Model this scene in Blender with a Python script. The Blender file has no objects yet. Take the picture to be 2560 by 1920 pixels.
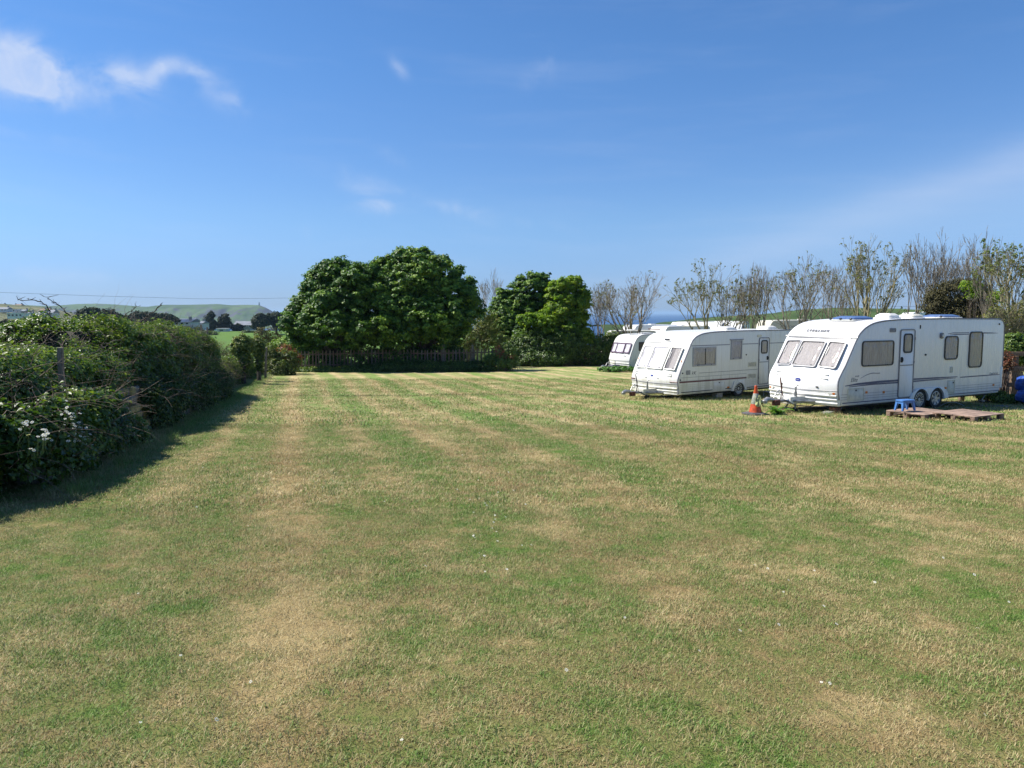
import bpy, bmesh, math, random
import numpy as np
from mathutils import Vector, Matrix

R = math.radians
rng = np.random.default_rng(7)
random.seed(7)
scn = bpy.context.scene
COL = scn.collection

# ------------------------------------------------------------------ camera, light, exposure
F = 1923.0
PITCH = math.atan((960 - 782) / F)
CAMZ = 1.6
cam = bpy.data.cameras.new('camera')
cam.sensor_width = 36.0
cam.lens = 36.0 * F / 2560.0
cam.clip_start = 0.05
cam.clip_end = 90000
camo = bpy.data.objects.new('camera', cam)
camo.location = (0, 0, CAMZ)
camo.rotation_euler = (math.pi / 2 - PITCH, 0, 0)
COL.objects.link(camo)
scn.camera = camo

SUN_EL = 49.0
SUN_AZ = -80.0          # degrees from +Y, negative = towards -X (left)
sd = Vector((math.sin(R(SUN_AZ)) * math.cos(R(SUN_EL)), math.cos(R(SUN_AZ)) * math.cos(R(SUN_EL)), math.sin(R(SUN_EL))))
sun = bpy.data.lights.new('sun', 'SUN')
sun.energy = 5.0
sun.angle = R(0.53)
sun.color = (1.0, 0.95, 0.87)
suno = bpy.data.objects.new('sun', sun)
suno.rotation_euler = sd.to_track_quat('Z', 'Y').to_euler()
suno.location = (0, 0, 60)
COL.objects.link(suno)

scn.view_settings.view_transform = 'Standard'
scn.view_settings.look = 'None'
scn.view_settings.gamma = 1
scn.view_settings.exposure = 0.68
scn.view_settings.use_curve_mapping = False
scn.cycles.max_bounces = 6
scn.cycles.transparent_max_bounces = 8
scn.cycles.volume_bounces = 0

world = bpy.data.worlds.new('World')
scn.world = world
world.use_nodes = True


class NT:
    """small helper round a node tree"""
    def __init__(s, tree):
        s.t = tree; s.n = tree.nodes; s.l = tree.links
    def node(s, kind, **kw):
        n = s.n.new(kind)
        for k, v in kw.items():
            setattr(n, k, v)
        return n
    def put(s, sock, v):
        if isinstance(v, bpy.types.NodeSocket):
            s.l.new(v, sock)
        elif v is not None:
            if isinstance(v, (tuple, list)) and len(v) == 3 and sock.type == 'RGBA':
                v = (*v, 1)
            sock.default_value = v
    def math(s, op, a, b=None, c=None, clamp=False):
        n = s.node('ShaderNodeMath', operation=op, use_clamp=clamp)
        s.put(n.inputs[0], a)
        if b is not None: s.put(n.inputs[1], b)
        if c is not None: s.put(n.inputs[2], c)
        return n.outputs[0]
    def mix(s, f, a, b, mode='MIX'):
        n = s.node('ShaderNodeMix', data_type='RGBA', blend_type=mode)
        s.put(n.inputs[0], f); s.put(n.inputs[6], a); s.put(n.inputs[7], b)
        return n.outputs[2]
    def noise(s, vec, scale, detail=3, rough=.55, dist=0.0):
        n = s.node('ShaderNodeTexNoise')
        s.put(n.inputs['Vector'], vec); n.inputs['Scale'].default_value = scale
        n.inputs['Detail'].default_value = detail; n.inputs['Roughness'].default_value = rough
        n.inputs['Distortion'].default_value = dist
        return n.outputs[0]
    def step(s, v, lo, hi):
        n = s.node('ShaderNodeMapRange', interpolation_type='SMOOTHSTEP')
        s.put(n.inputs[0], v); n.inputs[1].default_value = lo; n.inputs[2].default_value = hi
        return n.outputs[0]
    def comb(s, x, y, z):
        n = s.node('ShaderNodeCombineXYZ')
        s.put(n.inputs[0], x); s.put(n.inputs[1], y); s.put(n.inputs[2], z)
        return n.outputs[0]
    def sep(s, v):
        n = s.node('ShaderNodeSeparateXYZ'); s.put(n.inputs[0], v)
        return n.outputs


def build_world():
    w = NT(world.node_tree)
    w.n.clear()
    out = w.node('ShaderNodeOutputWorld')
    bg = w.node('ShaderNodeBackground')
    sky = w.node('ShaderNodeTexSky', sky_type='NISHITA')
    sky.sun_disc = False
    sky.sun_elevation = R(SUN_EL)
    sky.sun_rotation = R(SUN_AZ)
    sky.altitude = 50
    sky.air_density = 1.0
    sky.dust_density = 0.15
    sky.ozone_density = 2.4
    tc = w.node('ShaderNodeTexCoord')
    x, y, z = w.sep(tc.outputs['Generated'])
    az = w.math('ARCTAN2', x, y)
    el = w.math('ARCSINE', z)
    p = w.comb(az, el, 0.0)
    warp = w.noise(p, 9.0, 4, .6)
    fine = w.noise(w.comb(w.math('MULTIPLY', az, 1.0), w.math('MULTIPLY', el, 1.5), 3.0), 16.0, 6, .62, .6)
    streak = w.noise(w.comb(w.math('ADD', az, w.math('MULTIPLY', el, 1.2)), w.math('MULTIPLY', el, 7.0), 5.0), 4.0, 5, .6, .3)

    def ang(px, py):
        r_ = (px - 1280) / F; u_ = (960 - py) / F
        dx, dy, dz = r_, math.cos(PITCH) + u_ * math.sin(PITCH), -math.sin(PITCH) + u_ * math.cos(PITCH)
        return math.atan2(dx, dy), math.atan2(dz, math.hypot(dx, dy))

    def blob(px, py, sx, sy, rot, strength):
        a0, e0 = ang(px, py)
        da = w.math('SUBTRACT', az, a0); de = w.math('SUBTRACT', el, e0)
        c, s_ = math.cos(R(rot)), math.sin(R(rot))
        u = w.math('ADD', w.math('MULTIPLY', da, c), w.math('MULTIPLY', de, s_))
        v = w.math('SUBTRACT', w.math('MULTIPLY', de, c), w.math('MULTIPLY', da, s_))
        u2 = w.math('POWER', w.math('MULTIPLY', u, F / sx), 2.0); v2 = w.math('POWER', w.math('MULTIPLY', v, F / sy), 2.0)
        g = w.math('EXPONENT', w.math('MULTIPLY', w.math('ADD', u2, v2), -1.0))
        return w.math('MULTIPLY', g, strength)
    acc = None
    for b in [(10, 150, 70, 50, 0, .85), (75, 125, 70, 32, -12, .8), (125, 160, 34, 36, -30, .6), (40, 205, 90, 32, -8, .95), (115, 228, 44, 22, -25, .8), (190, 205, 90, 30, -10, .28), (300, 185, 46, 36, 0, .75), (345, 205, 50, 20, -20, .5), (385, 185, 34, 20, 50, .55), (410, 165, 30, 18, 20, .6), (470, 168, 46, 20, -4, .56), (495, 185, 26, 20, -20, .42), (565, 235, 52, 30, -38, .36), (590, 255, 36, 18, -50, .24), (500, 240, 60, 30, 0, .2), (250, 240, 130, 36, -8, .22), (80, 335, 110, 14, -4, .2), (998, 168, 26, 14, -45, .62),
              (950, 515, 62, 22, 0, .55), (905, 470, 70, 26, -20, .38), (1080, 505, 170, 16, -18, .36), (980, 390, 40, 16, -30, .26),
              (775, 580, 26, 18, 0, .42), (1270, 545, 160, 14, -12, .3), (1360, 175, 55, 24, 35, .32), (120, 690, 230, 20, 0, .3)]:
        q = blob(*b)
        acc = q if acc is None else w.math('ADD', acc, q)
    dens = w.math('MULTIPLY', acc, w.step(w.math('ADD', fine, w.math('MULTIPLY', acc, .16)), .36, .80))
    dens = w.math('MULTIPLY', w.math('MINIMUM', dens, 1.0), w.math('ADD', .10, w.math('ADD', w.math('MULTIPLY', warp, .55), w.math('MULTIPLY', w.noise(p, 26.0, 6, .65, .8), 1.0))))
    # wide thin band of cirrus, low on the right, running up and out of the frame
    band = w.math('ADD', blob(2350, 480, 700, 42, 17, .22), blob(2450, 520, 800, 110, 13, .10))
    band = w.math('ADD', band, blob(3500, 240, 1000, 90, 10, .2))
    band = w.math('MULTIPLY', band, w.math('ADD', .55, w.math('MULTIPLY', streak, .9)))
    # the same sparse fair-weather wisps over the rest of the sky
    rest = w.math('MULTIPLY', w.step(w.noise(p, 2.2, 6, .62, .5), .60, .80), .45)
    outside = w.step(w.math('ABSOLUTE', az), .75, 1.3)
    rest = w.math('MULTIPLY', rest, outside)
    veil = w.math('MULTIPLY', w.step(streak, .45, .8), .09)
    tot = w.math('ADD', w.math('ADD', dens, band), w.math('ADD', rest, veil), clamp=True)
    up = w.step(el, .0, .03)
    tot = w.math('MULTIPLY', tot, up)
    hs = w.node('ShaderNodeHueSaturation'); hs.inputs['Saturation'].default_value = 1.0
    w.put(hs.inputs['Color'], sky.outputs[0])
    low = w.mix(w.step(el, .0, .13), (.39, .565, 1.08), (.57, .765, 1.07))
    tint = w.mix(1.0, hs.outputs[0], w.mix(w.step(el, .10, .36), low, (.53, .83, 1.15)), 'MULTIPLY')
    c = w.mix(w.math('MULTIPLY', tot, .74), tint, (5.3, 6.0, 7.5))
    w.put(bg.inputs[0], c)
    bg.inputs[1].default_value = 0.079
    w.l.new(bg.outputs[0], out.inputs[0])


build_world()

# ------------------------------------------------------------------ helpers
def tag(o, label=None, cat=None, group=None, kind=None):
    if label: o['label'] = label
    if cat: o['category'] = cat
    if group: o['group'] = group
    if kind: o['kind'] = kind
    return o


def empty(name, loc=(0, 0, 0), rz=0.0, label=None, cat=None, group=None, rx=0.0, ry=0.0):
    o = bpy.data.objects.new(name, None)
    COL.objects.link(o)
    o.location = loc
    o.rotation_euler = (rx, ry, rz)
    o.empty_display_size = .2
    return tag(o, label, cat, group)


def link(name, me, mat, parent=None, smooth=None):
    if mat is not None:
        for m in (mat if isinstance(mat, (list, tuple)) else [mat]):
            me.materials.append(m)
    if smooth is not None:
        me.shade_smooth()
        me.set_sharp_from_angle(angle=R(smooth))
    o = bpy.data.objects.new(name, me)
    COL.objects.link(o)
    if parent is not None:
        o.parent = parent
    return o


def npmesh(name, V, faces, attrs=None):
    """V (n,3); faces (m,k) all of one size"""
    me = bpy.data.meshes.new(name)
    V = np.ascontiguousarray(V, dtype=np.float32); faces = np.ascontiguousarray(faces, dtype=np.int32)
    m, k = faces.shape
    me.vertices.add(len(V)); me.vertices.foreach_set('co', V.ravel())
    me.loops.add(m * k); me.loops.foreach_set('vertex_index', faces.ravel())
    me.polygons.add(m)
    me.polygons.foreach_set('loop_start', np.arange(0, m * k, k, dtype=np.int32))
    if attrs:
        for an, av in attrs.items():
            a = me.attributes.new(an, 'FLOAT', 'POINT')
            a.data.foreach_set('value', np.ascontiguousarray(av, dtype=np.float32))
    me.update(calc_edges=True)
    return me


class MB:
    """mesh builder in plain lists"""
    def __init__(s): s.v = []; s.f = []
    def add(s, v, f):
        o = len(s.v); s.v += [tuple(map(float, q)) for q in v]; s.f += [tuple(i + o for i in q) for q in f]; return s
    def box(s, x0, x1, y0, y1, z0, z1, b=0.0):
        if b <= 0:
            v = [(x, y, z) for z in (z0, z1) for y in (y0, y1) for x in (x0, x1)]
            return s.add(v, [(0, 2, 3, 1), (4, 5, 7, 6), (0, 1, 5, 4), (2, 6, 7, 3), (0, 4, 6, 2), (1, 3, 7, 5)])
        me = s._rbox(x0, x1, y0, y1, z0, z1, b); return s.add(*me)
    @staticmethod
    def _rbox(x0, x1, y0, y1, z0, z1, b):
        bm = bmesh.new(); bmesh.ops.create_cube(bm, size=1)
        for v in bm.verts:
            v.co = Vector((x0 + (v.co.x + .5) * (x1 - x0), y0 + (v.co.y + .5) * (y1 - y0), z0 + (v.co.z + .5) * (z1 - z0)))
        bmesh.ops.bevel(bm, geom=bm.edges[:], offset=b, segments=2, affect='EDGES', profile=.6)
        bm.verts.ensure_lookup_table()
        v = [tuple(q.co) for q in bm.verts]; f = [tuple(q.index for q in fc.verts) for fc in bm.faces]
        bm.free(); return v, f
    def tube(s, pts, r, sides=8, cap=True):
        pts = [Vector(p) for p in pts]
        n = len(pts)
        rs = r if isinstance(r, (list, tuple)) else [r] * n
        base = len(s.v)
        for i, p in enumerate(pts):
            d = (pts[min(i + 1, n - 1)] - pts[max(i - 1, 0)]).normalized()
            a = d.cross(Vector((0, 0, 1)))
            if a.length < .05: a = d.cross(Vector((0, 1, 0)))
            a.normalize(); b = d.cross(a)
            for k in range(sides):
                t = 2 * math.pi * k / sides
                s.v.append(tuple(p + (a * math.cos(t) + b * math.sin(t)) * rs[i]))
        for i in range(n - 1):
            for k in range(sides):
                k2 = (k + 1) % sides
                s.f.append((base + i * sides + k, base + i * sides + k2, base + (i + 1) * sides + k2, base + (i + 1) * sides + k))
        if cap:
            s.f.append(tuple(base + k for k in reversed(range(sides))))
            s.f.append(tuple(base + (n - 1) * sides + k for k in range(sides)))
        return s
    def lathe(s, prof, M=None, seg=24):
        """prof [(r,h)] about local Z"""
        base = len(s.v); M = M or Matrix()
        for r_, h in prof:
            for k in range(seg):
                t = 2 * math.pi * k / seg
                s.v.append(tuple(M @ Vector((r_ * math.cos(t), r_ * math.sin(t), h))))
        for i in range(len(prof) - 1):
            for k in range(seg):
                k2 = (k + 1) % seg
                s.f.append((base + i * seg + k, base + i * seg + k2, base + (i + 1) * seg + k2, base + (i + 1) * seg + k))
        s.f.append(tuple(base + k for k in reversed(range(seg))))
        s.f.append(tuple(base + (len(prof) - 1) * seg + k for k in range(seg)))
        return s
    def xf(s, M):
        s.v = [tuple(M @ Vector(q)) for q in s.v]; return s
    def mesh(s, name='m'):
        me = bpy.data.meshes.new(name); me.from_pydata(s.v, [], s.f); me.update()
        return me
    def build(s, name, mat, parent=None, smooth=30):
        me = s.mesh(name)
        bm = bmesh.new(); bm.from_mesh(me); bmesh.ops.recalc_face_normals(bm, faces=bm.faces[:]); bm.to_mesh(me); bm.free()
        return link(name, me, mat, parent, smooth)


def rloop(w, h, r, n=5):
    r = min(r, w / 2 - 1e-4, h / 2 - 1e-4)
    pts = []
    for cx, cy, a0 in ((w / 2 - r, h / 2 - r, 0), (-w / 2 + r, h / 2 - r, 90), (-w / 2 + r, -h / 2 + r, 180), (w / 2 - r, -h / 2 + r, 270)):
        for i in range(n + 1):
            a = R(a0 + 90 * i / n)
            pts.append((cx + r * math.cos(a), cy + r * math.sin(a)))
    return pts


def slab(w, h, r, d0, d1, M, bulge=0.0):
    """rounded rectangle prism in XY from depth d0 to d1, small chamfer, placed by M"""
    mb = MB(); L = rloop(w, h, r); n = len(L)
    ch = min(.006, (d1 - d0) * .4)
    rings = [(1, d0, 0), (1, d1 - ch, 0), (1, d1, ch)]
    v = []
    for _, d, ins in rings:
        for x, y in L:
            v.append((x * (1 - 2 * ins / w), y * (1 - 2 * ins / h), d))
    f = [tuple(reversed(range(n)))]
    for i in range(2):
        for k in range(n):
            k2 = (k + 1) % n
            f.append((i * n + k, i * n + k2, (i + 1) * n + k2, (i + 1) * n + k))
    if bulge:
        v += [(x * .6, y * .6, d1 + bulge) for x, y in L]
        for k in range(n):
            k2 = (k + 1) % n
            f.append((2 * n + k, 2 * n + k2, 3 * n + k2, 3 * n + k))
        f.append(tuple(range(3 * n, 4 * n)))
    else:
        f.append(tuple(range(2 * n, 3 * n)))
    return mb.add(v, f).xf(M)


def ring(w, h, r, t, d0, d1, M):
    mb = MB(); A = rloop(w, h, r); B = rloop(w - 2 * t, h - 2 * t, max(r - t, .004)); n = len(A)
    v = [(x, y, d0) for x, y in A] + [(x, y, d1) for x, y in A] + [(x, y, d1) for x, y in B] + [(x, y, d0) for x, y in B]
    f = []
    for i in range(4):
        j = (i + 1) % 4
        for k in range(n):
            k2 = (k + 1) % n
            f.append((i * n + k, i * n + k2, j * n + k2, j * n + k))
    return mb.add(v, f).xf(M)


def text_obj(name, s, size, M, mat, parent, shear=0.0, depth=.002, align='LEFT', spacing=1.0):
    cu = bpy.data.curves.new(name, 'FONT'); cu.body = s; cu.size = size; cu.extrude = depth; cu.shear = shear; cu.align_x = align
    cu.space_character = spacing; cu.resolution_u = 3
    o = bpy.data.objects.new('tmp', cu); COL.objects.link(o)
    dg = bpy.context.evaluated_depsgraph_get()
    me = bpy.data.meshes.new_from_object(o.evaluated_get(dg))
    bpy.data.objects.remove(o); bpy.data.curves.remove(cu)
    me.transform(M)
    me.materials.clear()
    return link(name, me, mat, parent)


# -- pixel <-> world helpers used for laying things out where they stand
def ray(px, py):
    u = (960 - py) / F
    return np.array([(px - 1280) / F, math.cos(PITCH) + u * math.sin(PITCH), -math.sin(PITCH) + u * math.cos(PITCH)])
def aty(px, py, y):
    r_ = ray(px, py); return Vector((r_[0] * y / r_[1], y, CAMZ + r_[2] * y / r_[1]))
def xat(px, y, py=860):
    r_ = ray(px, py); return r_[0] * y / r_[1]
def zat(py, y):
    r_ = ray(1280, py); return CAMZ + r_[2] * y / r_[1]


# value noise (vectorised)
def _h(i, j, k, seed):
    n = (i * 374761393 + j * 668265263 + k * 2147483647 + seed * 1274126177) & 0xffffffff
    n = ((n ^ (n >> 13)) * 1274126177) & 0xffffffff
    return ((n ^ (n >> 16)) & 0xffff) / 65535.0
def vnoise(P, seed=0):
    P = np.asarray(P, dtype=np.float64); i = np.floor(P).astype(np.int64); f = P - i; f = f * f * (3 - 2 * f)
    r_ = 0
    for a in (0, 1):
        for b in (0, 1):
            for c in (0, 1):
                wgt = (f[:, 0] if a else 1 - f[:, 0]) * (f[:, 1] if b else 1 - f[:, 1]) * (f[:, 2] if c else 1 - f[:, 2])
                r_ = r_ + wgt * _h(i[:, 0] + a, i[:, 1] + b, i[:, 2] + c, seed)
    return r_
def fbm(P, seed=0, oct=4):
    P = np.asarray(P, dtype=np.float64); r_ = 0; a = .5
    for o in range(oct):
        r_ = r_ + a * vnoise(P * (2 ** o), seed + o); a *= .5
    return r_
def norm(v):
    return v / np.maximum(np.linalg.norm(v, axis=-1, keepdims=True), 1e-9)


# ------------------------------------------------------------------ terrain height
_Y = np.arange(-60, 3200, 1.0)
def _prof(pts):
    xs, zs = zip(*pts)
    z = np.interp(_Y, xs, zs)
    k = np.hanning(9); k /= k.sum()
    zz = np.convolve(np.pad(z, 4, mode='edge'), k, mode='valid')
    return zz
_PL = _prof([(-60, 1.6), (0, 0), (10, -.47), (20, -1.0), (27, -1.38), (35, -1.70), (48, -2.08), (62, -2.6), (80, -3.6), (120, -6.5), (170, -9.2), (215, -8.6), (330, -6.4), (350, -6.4), (450, -9), (600, -13), (900, -26), (1200, -44), (1500, -60), (3199, -80)])
_PR = _prof([(-60, 1.6), (0, 0), (10, -.47), (20, -1.0), (27, -1.38), (35, -1.70), (48, -2.08), (62, -2.6), (90, -2.7), (120, -3.4), (180, -8), (300, -18), (500, -36), (650, -50), (900, -60), (3199, -80)])
def gz(x, y):
    x = np.asarray(x, dtype=np.float64); y = np.asarray(y, dtype=np.float64)
    l = np.interp(y, _Y, _PL); r_ = np.interp(y, _Y, _PR)
    t = np.clip((x / np.maximum(y, 30.) + .02) / .12, 0, 1); t = t * t * (3 - 2 * t)
    return l * (1 - t) + r_ * t
def g1(x, y): return float(gz(x, y))


# ------------------------------------------------------------------ materials
def pmat(name, col, rough=.5, metal=0.0, var=.12, scale=6.0, bump=0.0, bscale=30.0, spec=.5, dark=None, coat=0.0, stretch=None):
    m = bpy.data.materials.new(name); m.use_nodes = True
    t = NT(m.node_tree); b = t.n['Principled BSDF']
    tc = t.node('ShaderNodeTexCoord'); v = tc.outputs['Object']
    if stretch:
        mp = t.node('ShaderNodeMapping'); mp.inputs['Scale'].default_value = stretch; t.put(mp.inputs[0], v); v = mp.outputs[0]
    n = t.noise(v, scale, 4)
    d = dark or tuple(c * (1 - var * 2.2) for c in col)
    c = t.mix(t.step(n, .3, .7), d, tuple(min(c * (1 + var * .4), .95) for c in col))
    t.put(b.inputs['Base Color'], c)
    b.inputs['Metallic'].default_value = metal
    b.inputs['Specular IOR Level'].default_value = spec
    b.inputs['Coat Weight'].default_value = coat
    t.put(b.inputs['Roughness'], t.math('ADD', rough - .08, t.math('MULTIPLY', n, .16), clamp=True))
    if bump:
        bn = t.node('ShaderNodeBump'); bn.inputs['Strength'].default_value = bump; bn.inputs['Distance'].default_value = .01
        t.put(bn.inputs['Height'], t.noise(v, bscale, 4)); t.put(b.inputs['Normal'], bn.outputs[0])
    return m


def leafmat(name, lo, mid, hi, trans=.35, rough=.45, spec=.35):
    m = bpy.data.materials.new(name); m.use_nodes = True
    t = NT(m.node_tree); b = t.n['Principled BSDF']
    a = t.node('ShaderNodeAttribute'); a.attribute_name = 'var'
    r_ = t.node('ShaderNodeValToRGB'); e = r_.color_ramp.elements
    e[0].color = (*lo, 1); e[1].color = (*hi, 1); e.new(.5).color = (*mid, 1)
    t.put(r_.inputs[0], a.outputs['Fac'])
    c = r_.outputs[0]
    t.put(b.inputs['Base Color'], c); b.inputs['Roughness'].default_value = rough; b.inputs['Specular IOR Level'].default_value = spec
    tr = t.node('ShaderNodeBsdfTranslucent'); t.put(tr.inputs[0], t.mix(1.0, c, (1.5, 1.6, .6), 'MULTIPLY'))
    ms = t.node('ShaderNodeMixShader'); ms.inputs[0].default_value = trans
    t.l.new(b.outputs[0], ms.inputs[1]); t.l.new(tr.outputs[0], ms.inputs[2])
    t.l.new(ms.outputs[0], t.n['Material Output'].inputs[0])
    return m


def barkmat(name, lo, hi, scale=3.0):
    m = bpy.data.materials.new(name); m.use_nodes = True
    t = NT(m.node_tree); b = t.n['Principled BSDF']
    g = t.node('ShaderNodeNewGeometry')
    n = t.noise(g.outputs['Position'], scale, 5, .65)
    t.put(b.inputs['Base Color'], t.mix(t.step(n, .35, .65), lo, hi)); b.inputs['Roughness'].default_value = .85
    bn = t.node('ShaderNodeBump'); bn.inputs['Strength'].default_value = .6; bn.inputs['Distance'].default_value = .02
    t.put(bn.inputs['Height'], t.noise(g.outputs['Position'], scale * 9, 4)); t.put(b.inputs['Normal'], bn.outputs[0])
    return m


# lawn colour, shared by the soil sheet and the blades of grass that grow on it
def lawn_group():
    gt = bpy.data.node_groups.new('lawn_colour', 'ShaderNodeTree')
    gt.interface.new_socket('var', in_out='INPUT', socket_type='NodeSocketFloat')
    gt.interface.new_socket('Color', in_out='OUTPUT', socket_type='NodeSocketColor')
    t = NT(gt); gi = t.node('NodeGroupInput'); go = t.node('NodeGroupOutput')
    pos = t.node('ShaderNodeNewGeometry').outputs['Position']
    x, y, z = t.sep(pos)
    big = t.noise(t.comb(x, y, 0.0), .32, 3, .5, .4)
    midv = t.noise(t.comb(x, t.math('MULTIPLY', y, .75), 7.0), 1.15, 4, .6, .5)
    small = t.noise(t.comb(x, y, 3.0), 4.2, 5, .7)
    tiny = t.noise(t.comb(x, y, 9.0), 26.0, 3, .6)
    # mower stripes, parallel to the hedge, gently curved
    wob = t.math('MULTIPLY', t.noise(t.comb(x, y, 1.0), .12, 2), .9)
    u = t.math('ADD', t.math('ADD', t.math('MULTIPLY', x, .962), t.math('MULTIPLY', y, .272)), wob)
    st = t.math('SINE', t.math('MULTIPLY', u, 2 * math.pi / 1.22))
    st = t.math('SUBTRACT', t.math('MULTIPLY', t.math('POWER', t.math('ADD', .5, t.math('MULTIPLY', st, .5)), 2.5), 2.2), .75)
    st2 = t.math('SINE', t.math('ADD', t.math('MULTIPLY', u, 2 * math.pi / 2.9), .7))
    # second set sweeping round past the caravans
    v = t.math('ADD', t.math('ADD', t.math('MULTIPLY', y, .50), t.math('MULTIPLY', x, .866)), t.math('MULTIPLY', big, 1.0))
    st3 = t.math('SINE', t.math('MULTIPLY', v, 2 * math.pi / 1.45))
    side = t.step(t.math('SUBTRACT', x, t.math('MULTIPLY', y, .16)), .5, 5.0)
    fray = t.math('ADD', -.15, t.math('MULTIPLY', t.noise(t.comb(x, y, 13.0), .55, 3, .6), 2.3))
    stripes = t.math('ADD', t.math('MULTIPLY', t.math('MULTIPLY', st, .20), t.math('ADD', .35, t.math('MULTIPLY', t.step(y, 5.0, 15.0), .65))), t.math('MULTIPLY', st2, .13))
    stripes = t.math('ADD', t.math('MULTIPLY', stripes, t.math('SUBTRACT', 1.0, t.math('MULTIPLY', side, .7))), t.math('MULTIPLY', t.math('MULTIPLY', st3, side), .17))
    stripes = t.math('MULTIPLY', stripes, fray)
    # 0 = green, 1 = straw
    s = t.math('ADD', t.math('MULTIPLY', t.math('SUBTRACT', big, .5), .55), t.math('MULTIPLY', t.math('SUBTRACT', midv, .5), .8))
    s = t.math('ADD', s, t.math('MULTIPLY', t.math('SUBTRACT', small, .5), 2.2))
    s = t.math('ADD', s, stripes)
    s = t.math('ADD', s, t.math('MULTIPLY', t.math('SUBTRACT', gi.outputs[0], .5), 1.0))
    # a longer green margin along the hedge foot and under the caravans
    hd = t.math('SUBTRACT', x, t.math('SUBTRACT', -3.8, t.math('MULTIPLY', y, .25)))
    s = t.math('SUBTRACT', s, t.math('MULTIPLY', t.math('SUBTRACT', 1.0, t.step(hd, .2, 2.2)), .25))
    s = t.math('ADD', s, .56)
    f = t.math('ADD', s, 0.0, clamp=True)
    green = t.mix(t.step(tiny, .3, .7), (.105, .205, .038), (.19, .32, .062))
    straw = t.mix(t.step(midv, .35, .7), (.39, .295, .145), (.58, .475, .25))
    mid_ = (.285, .298, .112)
    c = t.mix(t.step(f, .0, .5), green, mid_)
    c = t.mix(t.step(f, .42, .95), c, straw)
    # reddish bare thatch here and there
    red = t.step(t.noise(t.comb(x, y, 20.0), 1.4, 5, .7, .3), .58, .74)
    c = t.mix(t.math('MULTIPLY', red, .6), c, (.37, .245, .135))
    # narrow worn rut across the field
    rl = t.math('ABSOLUTE', t.math('SUBTRACT', t.math('SUBTRACT', y, t.math('MULTIPLY', t.math('SINE', t.math('MULTIPLY', x, .23)), .55)), 28.6))
    rut = t.math('SUBTRACT', 1.0, t.step(t.math('ADD', rl, t.math('MULTIPLY', t.math('SUBTRACT', midv, .5), .25)), .03, .30))
    c = t.mix(t.math('MULTIPLY', rut, .75), c, (.07, .085, .03))
    t.put(go.inputs[0], c)
    return gt


LAWN = lawn_group()
def lawnmat(name, soil):
    m = bpy.data.materials.new(name); m.use_nodes = True
    t = NT(m.node_tree); b = t.n['Principled BSDF']
    g = t.node('ShaderNodeGroup'); g.node_tree = LAWN
    if soil:
        pos = t.node('ShaderNodeNewGeometry').outputs['Position']
        n1 = t.noise(pos, 60.0, 4, .7); n2 = t.noise(pos, 14.0, 4, .65)
        t.put(g.inputs[0], t.math('ADD', t.math('MULTIPLY', n1, .7), t.math('MULTIPLY', n2, .3)))
        y = t.sep(pos)[1]
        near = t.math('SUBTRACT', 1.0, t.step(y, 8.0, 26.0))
        c = t.mix(t.math('MULTIPLY', near, .8), g.outputs[0], t.mix(1.0, g.outputs[0], (.58, .52, .42), 'MULTIPLY'))  # shade in the gaps between near blades, put into the soil colour
        # farther land: plain pasture
        far = t.step(y, 66.0, 90.0)
        past = t.mix(t.noise(pos, .02, 5, .6), (.075, .15, .025), (.11, .19, .035))
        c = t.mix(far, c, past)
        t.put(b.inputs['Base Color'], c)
        bn = t.node('ShaderNodeBump'); bn.inputs['Strength'].default_value = .9; bn.inputs['Distance'].default_value = .03
        t.put(bn.inputs['Height'], t.math('ADD', n1, t.math('MULTIPLY', n2, 1.5))); t.put(b.inputs['Normal'], bn.outputs[0])
        b.inputs['Roughness'].default_value = .9; b.inputs['Specular IOR Level'].default_value = .15
    else:
        a = t.node('ShaderNodeAttribute'); a.attribute_name = 'var'
        t.put(g.inputs[0], a.outputs['Fac'])
        t.put(b.inputs['Base Color'], g.outputs[0]); b.inputs['Roughness'].default_value = .55; b.inputs['Specular IOR Level'].default_value = .3
        tr = t.node('ShaderNodeBsdfTranslucent'); t.put(tr.inputs[0], g.outputs[0])
        ms = t.node('ShaderNodeMixShader'); ms.inputs[0].default_value = .3
        t.l.new(b.outputs[0], ms.inputs[1]); t.l.new(tr.outputs[0], ms.inputs[2]); t.l.new(ms.outputs[0], t.n['Material Output'].inputs[0])
    return m


M = {}
HAZE = 0.00008
M['soil'] = lawnmat('lawn_soil', True)
M['blade'] = lawnmat('lawn_blade', False)
M['bramble'] = leafmat('bramble_leaf', (.030, .065, .014), (.085, .155, .028), (.21, .27, .05), .32, .42, .4)
M['ivy'] = leafmat('ivy_leaf', (.025, .06, .015), (.07, .12, .025), (.22, .24, .05), .25, .5, .3)
M['sycamore'] = leafmat('sycamore_leaf', (.026, .070, .012), (.075, .165, .022), (.24, .35, .045), .24, .5, .3)
M['maple'] = leafmat('maple_leaf', (.09, .17, .02), (.20, .31, .03), (.34, .36, .05), .42, .5, .25)
M['olive'] = leafmat('olive_leaf', (.07, .09, .025), (.14, .16, .05), (.24, .20, .08), .35, .5, .3)
M['shrub'] = leafmat('shrub_leaf', (.05, .08, .02), (.12, .17, .035), (.24, .22, .08), .35, .5, .3)
M['dark_leaf'] = leafmat('dark_conifer_leaf', (.016, .028, .014), (.030, .045, .020), (.060, .070, .030), .1, .7, .2)
M['gorse'] = leafmat('gorse_leaf', (.03, .03, .014), (.07, .065, .028), (.17, .15, .05), .15, .7, .2)
M['dock'] = leafmat('dock_leaf', (.05, .12, .03), (.09, .20, .04), (.15, .28, .06), .35, .4, .45)
M['petal'] = leafmat('white_petal', (.7, .7, .68), (.82, .82, .8), (.86, .86, .84), .3, .6, .2)
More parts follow.
